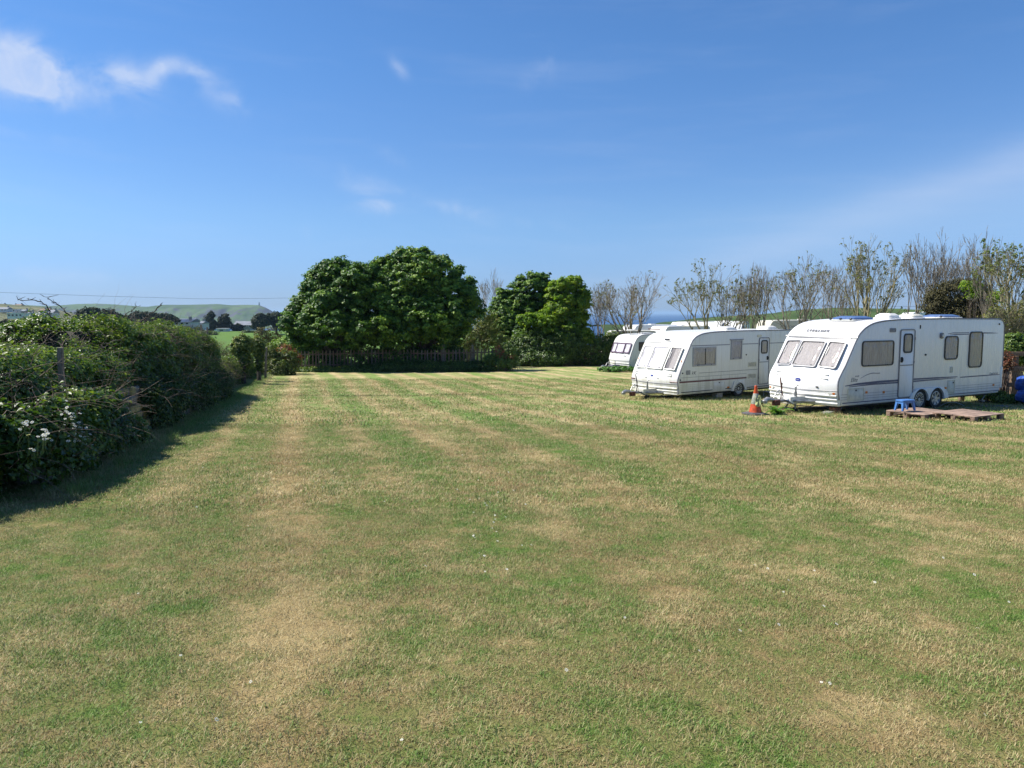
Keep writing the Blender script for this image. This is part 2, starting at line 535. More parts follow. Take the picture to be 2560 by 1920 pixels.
M['redleaf'] = leafmat('red_young_leaf', (.10, .05, .02), (.22, .07, .04), (.34, .10, .06), .35, .5, .3)
M['bark'] = barkmat('grey_bark', (.13, .11, .085), (.38, .34, .27))
M['lichen_bark'] = barkmat('lichened_bark', (.15, .135, .085), (.40, .36, .22), 5)
M['dark_bark'] = barkmat('dark_bark', (.03, .025, .02), (.08, .07, .055))
M['bramble_stem'] = barkmat('bramble_stem', (.10, .065, .05), (.26, .20, .15), 8)
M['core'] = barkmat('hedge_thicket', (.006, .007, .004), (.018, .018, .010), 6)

M['body'] = None


def paint(name, col, grime=.35):
    m = bpy.data.materials.new(name); m.use_nodes = True
    t = NT(m.node_tree); b = t.n['Principled BSDF']
    v = t.node('ShaderNodeTexCoord').outputs['Object']
    x, y, z = t.sep(v)
    streak = t.noise(t.comb(t.math('MULTIPLY', x, 9.0), t.math('MULTIPLY', y, 9.0), t.math('MULTIPLY', z, .7)), 1.0, 4, .6)
    n = t.noise(v, 1.3, 4, .6)
    low = t.math('SUBTRACT', 1.0, t.step(z, .25, 1.0))
    top = t.step(z, 2.2, 2.5)
    g = t.math('MULTIPLY', t.step(t.math('ADD', streak, t.math('MULTIPLY', low, .12)), .44, .74), grime * 1.05)
    g = t.math('ADD', g, t.math('MULTIPLY', t.math('MULTIPLY', low, n), grime * .6), clamp=True)
    c = t.mix(t.math('MULTIPLY', n, .25), col, tuple(c_ * .88 for c_ in col))
    c = t.mix(g, c, (.40, .38, .28))
    t.put(b.inputs['Base Color'], c)
    t.put(b.inputs['Roughness'], t.math('ADD', .26, t.math('MULTIPLY', g, .6)))
    b.inputs['Specular IOR Level'].default_value = .5
    bn = t.node('ShaderNodeBump'); bn.inputs['Strength'].default_value = .05; bn.inputs['Distance'].default_value = .05
    t.put(bn.inputs['Height'], t.noise(v, 2.2, 2)); t.put(b.inputs['Normal'], bn.outputs[0])
    return m


M['white_a'] = paint('white_caravan_paint', (.80, .79, .785), .2)
M['white_b'] = paint('cream_white_caravan_paint', (.72, .715, .67), .40)
M['white_c'] = paint('aged_white_caravan_paint', (.73, .73, .70), .35)
M['white_bg'] = paint('far_caravan_paint', (.74, .74, .72), .3)
M['cream_bg'] = paint('cream_paint', (.66, .62, .50), .3)
M['grey_rail'] = pmat('grey_rail', (.20, .20, .22), .4, var=.1)
M['seal'] = pmat('dark_window_seal', (.030, .028, .032), .45)
M['plastic'] = pmat('white_plastic', (.72, .71, .66), .4, var=.1)
M['cream_plastic'] = pmat('cream_plastic', (.62, .60, .50), .45, var=.12)
M['frame_grey'] = pmat('grey_window_frame', (.36, .36, .38), .4, var=.1)
M['purple'] = pmat('plum_curtain', (.10, .06, .11), .8)
M['curtain'] = pmat('beige_curtain', (.52, .50, .465), .9, var=.12, scale=14, stretch=(3, 3, .3))
M['curtain_grey'] = pmat('grey_net_curtain', (.52, .51, .53), .9, var=.12, scale=14, stretch=(3, 3, .3))
M['curtain_white'] = pmat('white_blind', (.78, .78, .82), .85, var=.05)
M['curtain_dark'] = pmat('brown_blind', (.16, .13, .10), .9, var=.12)
M['navy'] = pmat('navy_stripe', (.045, .06, .14), .4, var=.05)
M['maroon'] = pmat('maroon_stripe', (.11, .02, .035), .4, var=.08)
M['grey_stripe'] = pmat('grey_stripe', (.22, .22, .25), .45, var=.06)
M['mark'] = pmat('dark_lettering', (.05, .055, .08), .5, var=.02)
M['mark_pale'] = pmat('grey_lettering', (.36, .36, .37), .5, var=.02)
M['black'] = pmat('black_rubber', (.022, .022, .024), .6, var=.15)
M['tyre'] = pmat('tyre_rubber', (.025, .024, .023), .8, var=.2, scale=20)
M['alloy'] = pmat('alloy_wheel', (.50, .51, .54), .32, .65, var=.1)
M['steel'] = pmat('galvanised_steel', (.40, .40, .40), .45, .6, var=.2)
M['rust'] = pmat('rusty_red_metal', (.18, .055, .035), .7, .1, var=.3, scale=18)
M['amber'] = pmat('amber_lens', (.55, .16, .03), .25, var=.08)
M['clear'] = pmat('clear_lens', (.6, .6, .55), .15, var=.08)
M['blue_badge'] = pmat('blue_badge', (.05, .07, .30), .3, var=.05)
M['blue_dome'] = pmat('blue_tinted_acrylic', (.10, .16, .32), .15, var=.1)
M['orange'] = pmat('orange_cone_plastic', (.60, .085, .022), .5, var=.22, scale=9)
M['cone_base'] = pmat('cone_rubber_base', (.10, .095, .10), .8, var=.2)
M['reflective'] = pmat('reflective_sleeve', (.36, .37, .30), .5, var=.18, scale=20)
M['hivis'] = pmat('hi_vis_cloth', (.42, .46, .20), .8, var=.25, scale=14)
M['blue_plastic'] = pmat('blue_stool_plastic', (.07, .20, .50), .4, var=.1)
M['tarp'] = pmat('blue_tarpaulin', (.02, .08, .38), .45, var=.3, scale=9, bump=.6)
M['pallet'] = pmat('weathered_pallet_wood', (.27, .18, .13), .85, var=.25, scale=4, bump=.5, bscale=60, stretch=(1, 8, 8))
M['pallet_top'] = pmat('pallet_board', (.36, .25, .19), .85, var=.2, scale=5, bump=.4)
M['fence_wood'] = pmat('brown_fence_wood', (.23, .155, .105), .9, var=.28, scale=9, bump=.5, stretch=(6, 6, 1))
M['post_wood'] = pmat('grey_post_wood', (.24, .20, .155), .9, var=.25, scale=9, bump=.5, stretch=(6, 6, 1))
M['stone'] = pmat('lichened_wall_stone', (.25, .22, .165), .9, var=.3, scale=3.5, bump=.8, bscale=14)
M['stone_y'] = pmat('yellow_lichened_stone', (.34, .28, .08), .9, var=.35, scale=6, bump=.8, bscale=14, dark=(.17, .15, .10))
M['brick'] = pmat('old_brick', (.30, .12, .07), .9, var=.3, scale=20)
M['concrete'] = pmat('concrete_block', (.34, .33, .30), .9, var=.2, scale=12)
M['bare'] = pmat('undershadow', (.085, .06, .04), .95, var=.3, scale=5, bump=.8)  # dark colour standing in for shadow on the ground under the caravans


def glassmat():
    m = bpy.data.materials.new('tinted_acrylic_window'); m.use_nodes = True
    t = NT(m.node_tree); t.n.clear()
    out = t.node('ShaderNodeOutputMaterial')
    tr = t.node('ShaderNodeBsdfTransparent'); tr.inputs[0].default_value = (.93, .92, .925, 1)
    gl = t.node('ShaderNodeBsdfGlossy'); gl.inputs['Roughness'].default_value = .04
    v = t.node('ShaderNodeTexCoord').outputs['Object']
    bn = t.node('ShaderNodeBump'); bn.inputs['Strength'].default_value = .25; bn.inputs['Distance'].default_value = .05
    t.put(bn.inputs['Height'], t.noise(v, 3.5, 2)); t.put(gl.inputs['Normal'], bn.outputs[0])
    fr = t.node('ShaderNodeFresnel'); fr.inputs[0].default_value = 1.5
    bk = t.node('ShaderNodeNewGeometry').outputs['Backfacing']
    ms = t.node('ShaderNodeMixShader'); t.put(ms.inputs[0], t.math('MULTIPLY', fr.outputs[0], t.math('SUBTRACT', 1.0, bk)))
    t.l.new(tr.outputs[0], ms.inputs[1]); t.l.new(gl.outputs[0], ms.inputs[2]); t.l.new(ms.outputs[0], out.inputs[0])
    return m


M['glass'] = glassmat()
# ------------------------------------------------------------------ ground, sea, hills
def grid_mesh(name, xs, ys, zf):
    X, Y = np.meshgrid(xs, ys); Z = zf(X, Y)
    V = np.stack([X, Y, Z], -1).reshape(-1, 3)
    nx, ny = len(xs), len(ys)
    i = np.arange(ny - 1)[:, None] * nx + np.arange(nx - 1)[None, :]
    Fc = np.stack([i, i + 1, i + nx + 1, i + nx], -1).reshape(-1, 4)
    return npmesh(name, V, Fc)


def ground_z(X, Y):
    Z = gz(X, Y)
    P = np.stack([X * .35, Y * .35, X * 0], -1).reshape(-1, 3)
    n = (fbm(P, 3, 3).reshape(X.shape) - .44) * .10
    w = np.clip((70 - Y) / 10, 0, 1)
    return Z + n * w


def bumpz(x, y):
    return float(ground_z(np.array([[x]], dtype=float), np.array([[y]], dtype=float))[0, 0])


xs = np.concatenate([-np.geomspace(900, 34, 26)[:-1], np.arange(-34, 40.01, .5), np.geomspace(40, 900, 26)[1:]])
ys = np.concatenate([np.arange(-60, -6, 3.0), np.arange(-6, 68, .5), np.geomspace(68, 1500, 60)])
link('ground', grid_mesh('ground', xs, ys, ground_z), M['soil'], None, 180)['kind'] = 'structure'

# sea
def seamat():
    m = bpy.data.materials.new('sea_water'); m.use_nodes = True
    t = NT(m.node_tree); b = t.n['Principled BSDF']
    pos = t.node('ShaderNodeNewGeometry').outputs['Position']
    n = t.noise(pos, .004, 4)
    t.put(b.inputs['Base Color'], t.mix(n, (.012, .050, .135), (.02, .068, .17)))
    b.inputs['Roughness'].default_value = .5; b.inputs['IOR'].default_value = 1.33; b.inputs['Specular IOR Level'].default_value = .3
    bn = t.node('ShaderNodeBump'); bn.inputs['Strength'].default_value = .6; bn.inputs['Distance'].default_value = 1.0
    t.put(bn.inputs['Height'], t.noise(pos, .12, 5, .7)); t.put(b.inputs['Normal'], bn.outputs[0])
    return m
sea = npmesh('sea', np.array([(-45000, 450, -45), (45000, 450, -45), (45000, 60000, -45), (-45000, 60000, -45)]), np.array([(0, 1, 2, 3)]))
link('sea', sea, seamat())['kind'] = 'structure'


def hillmat(name, g1_, g2_, rock, rocky=(.0, .0), scale=.004):
    m = bpy.data.materials.new(name); m.use_nodes = True
    t = NT(m.node_tree); b = t.n['Principled BSDF']
    g = t.node('ShaderNodeNewGeometry'); pos = g.outputs['Position']
    n = t.noise(pos, scale, 5, .6); n2 = t.noise(pos, scale * 6, 4, .6)
    c = t.mix(t.step(n, .35, .65), g1_, g2_)
    c = t.mix(t.math('MULTIPLY', t.step(n2, .5, .7), .4), c, tuple(v * .5 for v in g1_))
    nz = t.sep(g.outputs['Normal'])[2]
    if rocky[1] > 0:
        rk = t.math('SUBTRACT', 1.0, t.step(t.math('ADD', nz, t.math('MULTIPLY', t.math('SUBTRACT', n2, .5), .35)), *rocky))
        c = t.mix(rk, c, t.mix(n2, rock, tuple(v * .45 for v in rock)))
    t.put(b.inputs['Base Color'], c); b.inputs['Roughness'].default_value = .95; b.inputs['Specular IOR Level'].default_value = .1
    return m


# headland across the bay, with cliffs at its foot
D0 = 2600.0
hp = [(-500, 757), (-200, 758), (-60, 760), (0, 759), (60, 763), (130, 765), (200, 760), (245, 759), (290, 761), (340, 766), (372, 767), (410, 762), (480, 762), (548, 760), (580, 763), (620, 762), (650, 763), (665, 768), (680, 776), (693, 786), (705, 798), (716, 818)]
hx, hy = zip(*hp)
pxs = np.linspace(-500, 718, 420); vs = np.linspace(0, 1, 46)
PX, VV = np.meshgrid(pxs, vs)
crest = CAMZ + (782 - np.interp(PX, hx, hy)) / F * D0
depth = D0 - 330 + VV * 700
XX = (PX - 1280) / F * D0 + (depth - D0) * -.30
prof = np.interp(VV, [0, .04, .16, .30, .47, 1], [0, .10, .42, .74, 1.0, .97])
nz_ = fbm(np.stack([XX * .008, depth * .008, XX * 0], -1).reshape(-1, 3), 11, 5).reshape(XX.shape) - .47
edge = np.clip(1 - np.abs(VV - .22) * 4, 0, 1)
gul = fbm(np.stack([XX * .022, depth * .006, XX * 0 + 3], -1).reshape(-1, 3), 15, 4).reshape(XX.shape) - .47
ZZ = -47 + (crest + 47) * prof + (nz_ * 26 + gul * 34) * edge * np.clip((crest + 47) / 60, 0, 1)
Vh = np.stack([XX, depth, ZZ], -1).reshape(-1, 3)
nx, ny = len(pxs), len(vs)
ii = np.arange(ny - 1)[:, None] * nx + np.arange(nx - 1)[None, :]
headland = link('headland', npmesh('headland', Vh, np.stack([ii, ii + 1, ii + nx + 1, ii + nx], -1).reshape(-1, 4)),
     hillmat('headland_turf', (.06, .10, .035), (.10, .15, .055), (.10, .10, .11), (.90, .99), .006), None, 180)
headland['kind'] = 'structure'
# daymark tower on the headland
tp = aty(648, 763, D0)
t_ = empty('daymark_tower', (tp.x, tp.y, tp.z - 1), 0, 'tall thin stone tower on the far headland', 'tower')
MB().box(-2.6, 2.6, -2.6, 2.6, 0, 1.5).build('plinth', M['stone'], t_)
MB().lathe([(2.0, 1.5), (1.5, 9.0), (1.7, 9.2), (1.7, 10.0), (1.1, 10.1), (.6, 12.0)], seg=8).build('shaft', M['dark_bark'], t_)

# green hill on the right, beyond the caravans
hr = [(1500, 812), (1600, 812), (1700, 808), (1760, 802), (1800, 792), (1840, 787), (1880, 788), (1950, 784), (2000, 774), (2060, 771), (2120, 772), (2250, 774), (2400, 776), (2700, 776), (3100, 770), (3600, 765)]
hrx, hry = zip(*hr)
D1 = 420.0
PX, VV = np.meshgrid(np.linspace(1500, 3600, 300), np.linspace(0, 1, 26))
crest = CAMZ + (782 - np.interp(PX, hrx, hry)) / F * D1
depth = D1 - 170 + VV * 420
XX = (PX - 1280) / F * D1 * (1 + (VV - .4) * .25)
prof = np.interp(VV, [0, .40, 1], [0, 1, .8])
ZZ = -30 + (crest + 30) * prof + (fbm(np.stack([XX * .05, depth * .05, XX * 0], -1).reshape(-1, 3), 21, 4).reshape(XX.shape) - .47) * 3.5 * np.clip(1 - VV * .8, 0, 1)
ii = np.arange(25)[:, None] * 300 + np.arange(299)[None, :]
link('far_hill', npmesh('far_hill', np.stack([XX, depth, ZZ], -1).reshape(-1, 3), np.stack([ii, ii + 1, ii + 301, ii + 300], -1).reshape(-1, 4)),
     hillmat('gorse_hill', (.035, .060, .020), (.075, .12, .035), (.06, .08, .03), (0, 0), .03), None, 180)['kind'] = 'structure'

# hillside with the village, far left
hl = [(-600, 745), (-100, 757), (0, 759), (60, 763), (120, 768), (170, 780), (230, 797), (300, 812), (420, 822), (520, 838)]
hlx, hly = zip(*hl)
D2 = 760.0
PX, VV = np.meshgrid(np.linspace(-600, 520, 220), np.linspace(0, 1, 30))
crest = CAMZ + (782 - np.interp(PX, hlx, hly)) / F * D2
depth = D2 - 360 + VV * 560
XX = (PX - 1280) / F * depth
prof = np.interp(VV, [0, .64, 1], [0, 1, .8])
def hill_left_z(px, v):
    c = CAMZ + (782 - np.interp(px, hlx, hly)) / F * D2
    return -17 + (c + 17) * np.interp(v, [0, .64, 1], [0, 1, .8])
ZZ = hill_left_z(PX, VV) + (fbm(np.stack([XX * .03, depth * .03, XX * 0], -1).reshape(-1, 3), 31, 4).reshape(XX.shape) - .47) * 2
ii = np.arange(29)[:, None] * 220 + np.arange(219)[None, :]
link('village_hillside', npmesh('village_hillside', np.stack([XX, depth, ZZ], -1).reshape(-1, 3), np.stack([ii, ii + 1, ii + 221, ii + 220], -1).reshape(-1, 4)),
     hillmat('scrubby_hillside', (.10, .11, .05), (.17, .17, .09), (.1, .1, .08), (0, 0), .02), None, 180)['kind'] = 'structure'

# ------------------------------------------------------------------ vegetation builders
def leafmesh(name, P, N, S, V, mat, parent=None, ar=.62, droop=.15, fold=.16):
    P = np.asarray(P); n = len(P)
    N = norm(N); rv = rng.normal(size=(n, 3)); u = norm(np.cross(N, rv)); w = np.cross(N, u)
    S = np.broadcast_to(np.asarray(S, dtype=float), (n,))[:, None]
    b = P - u * S * .5; t = P + u * S * .5 - N * S * droop
    a = P + w * S * ar * .5 - u * S * .05 + N * S * fold; c = P - w * S * ar * .5 - u * S * .05 + N * S * fold
    Vt = np.stack([b, a, t, c], 1).reshape(-1, 3)
    k = np.arange(n)[:, None] * 4
    Fc = np.concatenate([k + [0, 2, 1], k + [0, 3, 2]], 1).reshape(-1, 3)
    me = npmesh(name, Vt, Fc, {'var': np.repeat(np.clip(V, 0, 1), 4)})
    return link(name, me, mat, parent)


def segmesh(name, A, B, ra, rb, mat, parent=None, sides=3):
    A = np.asarray(A, float); B = np.asarray(B, float); n = len(A)
    ra = np.broadcast_to(ra, (n,)); rb = np.broadcast_to(rb, (n,))
    d = norm(B - A); ref = np.where(np.abs(d[:, 2:3]) > .9, np.array([[1., 0, 0]]), np.array([[0, 0, 1.]]))
    u = norm(np.cross(d, ref)); w = np.cross(d, u)
    ang = np.arange(sides) * 2 * np.pi / sides
    ring_ = u[:, None, :] * np.cos(ang)[None, :, None] + w[:, None, :] * np.sin(ang)[None, :, None]
    V0 = A[:, None] + ring_ * ra[:, None, None]; V1 = B[:, None] + ring_ * rb[:, None, None]
    V = np.concatenate([V0, V1], 1).reshape(-1, 3)
    k = np.arange(n)[:, None] * (2 * sides)
    f = []
    for i in range(sides):
        j = (i + 1) % sides
        f.append(k + [i, j, sides + j, sides + i])
    Fc = np.stack(f, 1).reshape(-1, 4)
    me = npmesh(name, V, Fc); me.shade_smooth()
    return link(name, me, mat, parent)


def clump_leaves(C, out, per, cr, size, up=.5, vb=.5, vj=.22, flat=.7, seed=0):
    """leaves round clump centres C with outward directions out"""
    n = len(C)
    per_a = np.maximum(3, (per * rng.uniform(.6, 1.4, n)).astype(int))
    idx = np.repeat(np.arange(n), per_a)
    off = rng.normal(size=(len(idx), 3)); off = norm(off) * (rng.uniform(0, 1, (len(idx), 1)) ** .45)
    crs = (cr * rng.uniform(.6, 1.35, n))[idx][:, None]
    off[:, 2] *= flat
    P = C[idx] + off * crs
    N = out[idx] * .55 + off * .75 + np.array([0, 0, up]) + rng.normal(size=P.shape) * .30
    cv = rng.normal(0, vj * .6, n)[idx]
    V = vb + cv + rng.normal(0, vj, len(idx)) + off[:, 2] * .12
    S = size * rng.uniform(.65, 1.3, len(idx))
    return P, N, S, V


def crown_pts(lobes, nclump, deep=.35, ymin=None, vis=None):
    """clump centres in the outer shell of a set of ellipsoid lobes (cx,cy,cz,rx,ry,rz)"""
    L = np.array(lobes, float); w = (L[:, 3] * L[:, 5]) ** 1.0; w /= w.sum()
    k = rng.choice(len(L), nclump * 3, p=w)
    d = norm(rng.normal(size=(nclump * 3, 3)))
    rr = 1 - deep * rng.uniform(0, 1, (nclump * 3, 1)) ** 1.8
    lump = .88 + .26 * vnoise(d * 2.3 + k[:, None] * 9.1, 5)[:, None]
    C = L[k, :3] + d * L[k, 3:] * rr * lump
    # drop centres buried well inside another lobe
    keep = np.ones(len(C), bool)
    for j in range(len(L)):
        q = np.linalg.norm((C - L[j, :3]) / L[j, 3:], axis=1)
        keep &= ~((q < .62) & (k != j))
    C = C[keep][:nclump]; d = d[keep][:nclump]
    return C, d


def grow(base, direction, length, radius, levels, rs, spread=.5, up=.12, wig=.12, kids=(2, 4), shrink=.68, rmin=.010, fork=.35):
    """segments of a branching skeleton; returns arrays A,B,ra,rb and the tips"""
    segs = []; tips = []
    def go(p, d, ln, r_, lv):
        n = 4 if lv > 1 else 3
        r0 = r_
        for i in range(n):
            d = (d + Vector((rs.gauss(0, wig), rs.gauss(0, wig), rs.gauss(0, wig) + up))).normalized()
            q = p + d * (ln / n)
            r1 = max(r_ * (1 - .38 * (i + 1) / n), rmin * .7)
            segs.append((tuple(p), tuple(q), r0, r1)); p = q; r0 = r1
            if lv > 0 and i >= 1 and rs.random() < fork + .25:
                a = rs.uniform(0, 6.283); s_ = spread * rs.uniform(.6, 1.3)
                ax = d.orthogonal().normalized(); ax.rotate(Matrix.Rotation(a, 3, d))
                go(p, (d + ax * s_).normalized(), ln * shrink * rs.uniform(.7, 1.1), max(r0 * .62, rmin), lv - 1)
        if lv > 0:
            k = rs.randint(*kids)
            a0 = rs.uniform(0, 6.283)
            for j in range(k):
                a = a0 + j * 6.283 / k + rs.uniform(-.4, .4); s_ = spread * rs.uniform(.55, 1.2)
                ax = d.orthogonal().normalized(); ax.rotate(Matrix.Rotation(a, 3, d))
                go(p, (d + ax * s_).normalized(), ln * shrink * rs.uniform(.75, 1.15), max(r0 * .8, rmin), lv - 1)
        else:
            tips.append(tuple(p) + tuple(d))
    go(Vector(base), Vector(direction).normalized(), length, radius, levels)
    s_ = np.array([(*a, *b, c, e) for a, b, c, e in segs])
    return s_[:, :3], s_[:, 3:6], s_[:, 6], s_[:, 7], np.array(tips)


def limbs_to(base, targets, r0, rs, wig=.25, split=.35):
    """trunk and limbs that reach from base towards points in the crown"""
    A, B, ra, rb = [], [], [], []
    base = Vector(base)
    for tq in targets:
        tq = Vector(tq); p = base.copy(); n = 7; r_ = r0
        for i in range(n):
            f = (i + 1) / n
            q = base.lerp(tq, f); q.z = base.z + (tq.z - base.z) * (f ** .8)
            h = split
            q.x = base.x + (tq.x - base.x) * max(0, (f - h * .5)) / (1 - h * .5); q.y = base.y + (tq.y - base.y) * max(0, (f - h * .5)) / (1 - h * .5)
            q += Vector((rs.gauss(0, wig), rs.gauss(0, wig), 0)) * f * .5
            r1 = r0 * (1 - .85 * f)
            A.append(tuple(p)); B.append(tuple(q)); ra.append(r_); rb.append(r1); p = q; r_ = r1
    return np.array(A), np.array(B), np.array(ra), np.array(rb)


def leafy_tree(name, px, py0, y, lobes_px, mat, label, cat='tree', ncl=500, per=40, cr=.38, size=.17, bark='dark_bark', trunk_r=.16, group=None, vb=.5, deep=.4, fill=True, depthf=.8, up=.8, knobs=8):
    """lobes_px: (px,py,rx_px,rz_px,dy) in the photograph's pixels at distance y"""
    k = y / F; gx = xat(px, y); gg = g1(gx, y)
    root = empty(name, (gx, y, gg), 0, label, cat, group)
    L = []
    for (a, b, rx, rz, dy) in lobes_px:
        c = aty(a, b, y + dy); L.append((c.x - gx, dy, c.z - gg, rx * k, rx * k * depthf, rz * k))
    for l in list(L):                       # knobbly outgrowths that break the outline
        for _ in range(knobs):
            d = norm(rng.normal(size=3) + np.array([0, -.2, .25])); s_ = rng.uniform(.14, .29); q = rng.uniform(.75, 1.02)
            L.append((l[0] + d[0] * l[3] * q, l[1] + d[1] * l[4] * q, l[2] + d[2] * l[5] * q, max(l[3], l[5]) * s_, max(l[3], l[5]) * s_, min(l[3], l[5]) * s_ * 1.1))
        for _ in range(knobs // 2):         # single sprays that stand proud of the outline
            d = norm(rng.normal(size=3) + np.array([0, -.1, .5])); q = rng.uniform(1.0, 1.16); s_ = rng.uniform(.22, .38)
            L.append((l[0] + d[0] * l[3] * q, l[1] + d[1] * l[4] * q, l[2] + d[2] * l[5] * q, s_, s_, s_ * 1.2))
    C, d = crown_pts(L, ncl, deep)
    C[:, 2] = np.maximum(C[:, 2], .25)
    P, N, S, V = clump_leaves(C, d, per, cr, size, up=up, vb=vb, flat=.45)
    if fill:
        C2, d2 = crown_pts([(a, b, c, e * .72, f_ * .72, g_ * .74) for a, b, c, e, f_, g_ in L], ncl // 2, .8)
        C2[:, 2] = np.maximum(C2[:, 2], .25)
        P2, N2, S2, V2 = clump_leaves(C2, d2, per // 3, cr * 1.5, size * 1.7, vb=.05)  # inner leaves coloured darkest, as painted shade inside the crown
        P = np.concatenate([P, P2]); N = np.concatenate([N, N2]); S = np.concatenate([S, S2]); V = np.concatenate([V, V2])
    leafmesh('crown', P, N, S, V, M[mat] if isinstance(mat, str) else mat, root, ar=.85)
    rs = random.Random(int(px))
    tg = [(l[0] + rs.uniform(-.3, .3) * l[3], l[1] + rs.uniform(-.2, .2), l[2] + l[5] * rs.uniform(0, .6)) for l in L[:len(lobes_px)] for _ in range(2)]
    A, B, ra, rb = limbs_to((0, 0, -.15), tg, trunk_r, rs)
    segmesh('trunk', A, B, ra, rb, M[bark], root, 6)
    return root
# ------------------------------------------------------------------ caravans
def side_frame(cx, cz, y=0.0):
    """XY plane of a part -> near side wall (normal -Y)"""
    return Matrix(((1, 0, 0, cx), (0, 0, -1, y), (0, 1, 0, cz), (0, 0, 0, 1)))


def caravan_body(prof, W, bow, c, mat, root, er=.05):
    """side outline swept across the width with eased edges and a bowed front"""
    # refine the outline
    P = [Vector((a, 0, b)) for a, b in prof]; out = []
    n = len(P)
    for i in range(n):
        p0, p1, p2, p3 = P[i - 1], P[i], P[(i + 1) % n], P[(i + 2) % n]
        out.append(p1)
        if (p2 - p1).length > .12 and not (i == n - 1):
            for t in ((.33, .66) if (p2 - p1).length < 1.2 else (.2, .4, .6, .8)):
                if (p2 - p1).length > 1.2:
                    out.append(p1.lerp(p2, t))
                else:
                    m1 = (p2 - p0) * .5 * ((p2 - p1).length / max((p2 - p0).length * .5, 1e-3)) * .9; m2 = (p3 - p1) * .5 * ((p2 - p1).length / max((p3 - p1).length * .5, 1e-3)) * .9
                    t2, t3 = t * t, t * t * t
                    out.append(p1 * (2 * t3 - 3 * t2 + 1) + m1 * (t3 - 2 * t2 + t) + p2 * (-2 * t3 + 3 * t2) + m2 * (t3 - t2))
    P = out; n = len(P)
    cen = Vector((3.4, 0, 1.05))
    nrm = []
    for i in range(n):
        d = (P[(i + 1) % n] - P[i - 1]); q = Vector((d.z, 0, -d.x)).normalized()
        if q.dot(P[i] - cen) < 0: q = -q
        nrm.append(q)
    st = [(0, er), (er * .13, er * .5), (er * .5, er * .13), (er, 0)]
    ys = [(a, b) for a, b in st] + [(W * f, 0) for f in (.15, .3, .5, .7, .85)] + [(W - a, b) for a, b in reversed(st)]
    V = []; Fc = []
    Z1 = max(p.z for p in P)
    for (y, ins) in ys:
        u = (y - W / 2) / (W / 2)
        for p, q in zip(P, nrm):
            bf = max(0, min(1, (1.6 - p.x) / 1.5)) * (1 - u * u) * bow
            V.append((p.x - q.x * ins - bf, y, p.z - q.z * ins + c))
    m = len(ys)
    for j in range(m - 1):
        for i in range(n):
            i2 = (i + 1) % n
            Fc.append((j * n + i, j * n + i2, (j + 1) * n + i2, (j + 1) * n + i))
    Fc.append(tuple(reversed(range(n)))); Fc.append(tuple((m - 1) * n + i for i in range(n)))
    mb = MB().add(V, Fc)
    o = mb.build('body', mat, root, 38)
    return o, P, nrm


def side_window(root, x0, x1, z0, z1, r, fmat, cmat, t=.035, gap=None, catches=True):
    w, h = x1 - x0, z1 - z0; cx, cz = (x0 + x1) / 2, (z0 + z1) / 2
    Mx = side_frame(cx, cz)
    fr = ring(w, h, r, t, .0, .028, Mx).build('window', fmat, root, 40)
    # curtain with folds
    mb = MB(); nx = 40; v = []; f = []
    iw, ih = w - 2 * t, h - 2 * t
    for j in range(3):
        for i in range(nx + 1):
            u = i / nx; x = -iw / 2 + iw * u; y = -ih / 2 + ih * j / 2
            v.append((x, y, .0065 + .0022 * math.sin(u * w * 48 + j * .6 + 2 * math.sin(u * 7)) + .0014 * math.sin(u * 23)))
    for j in range(2):
        for i in range(nx):
            if gap and j < 2 and gap[0] < i / nx < gap[1]: continue
            f.append((j * (nx + 1) + i, j * (nx + 1) + i + 1, (j + 1) * (nx + 1) + i + 1, (j + 1) * (nx + 1) + i))
    link('curtain', mb.add(v, f).xf(Mx).mesh('curtain'), cmat, fr)
    slab(iw - .002, ih - .002, max(r - t, .004), .0005, .0015, Mx).build('interior', M['seal'], fr)
    slab(iw, ih, max(r - t, .005), .015, .023, Mx, .004).build('pane', M['glass'], fr, 40)
    if catches:
        for q in (-.3, .3):
            slab(.05, .02, .006, .0231, .034, side_frame(cx + q * w, z0 + t * .6 + .01)).build('catch', M['black'], fr)
    return fr


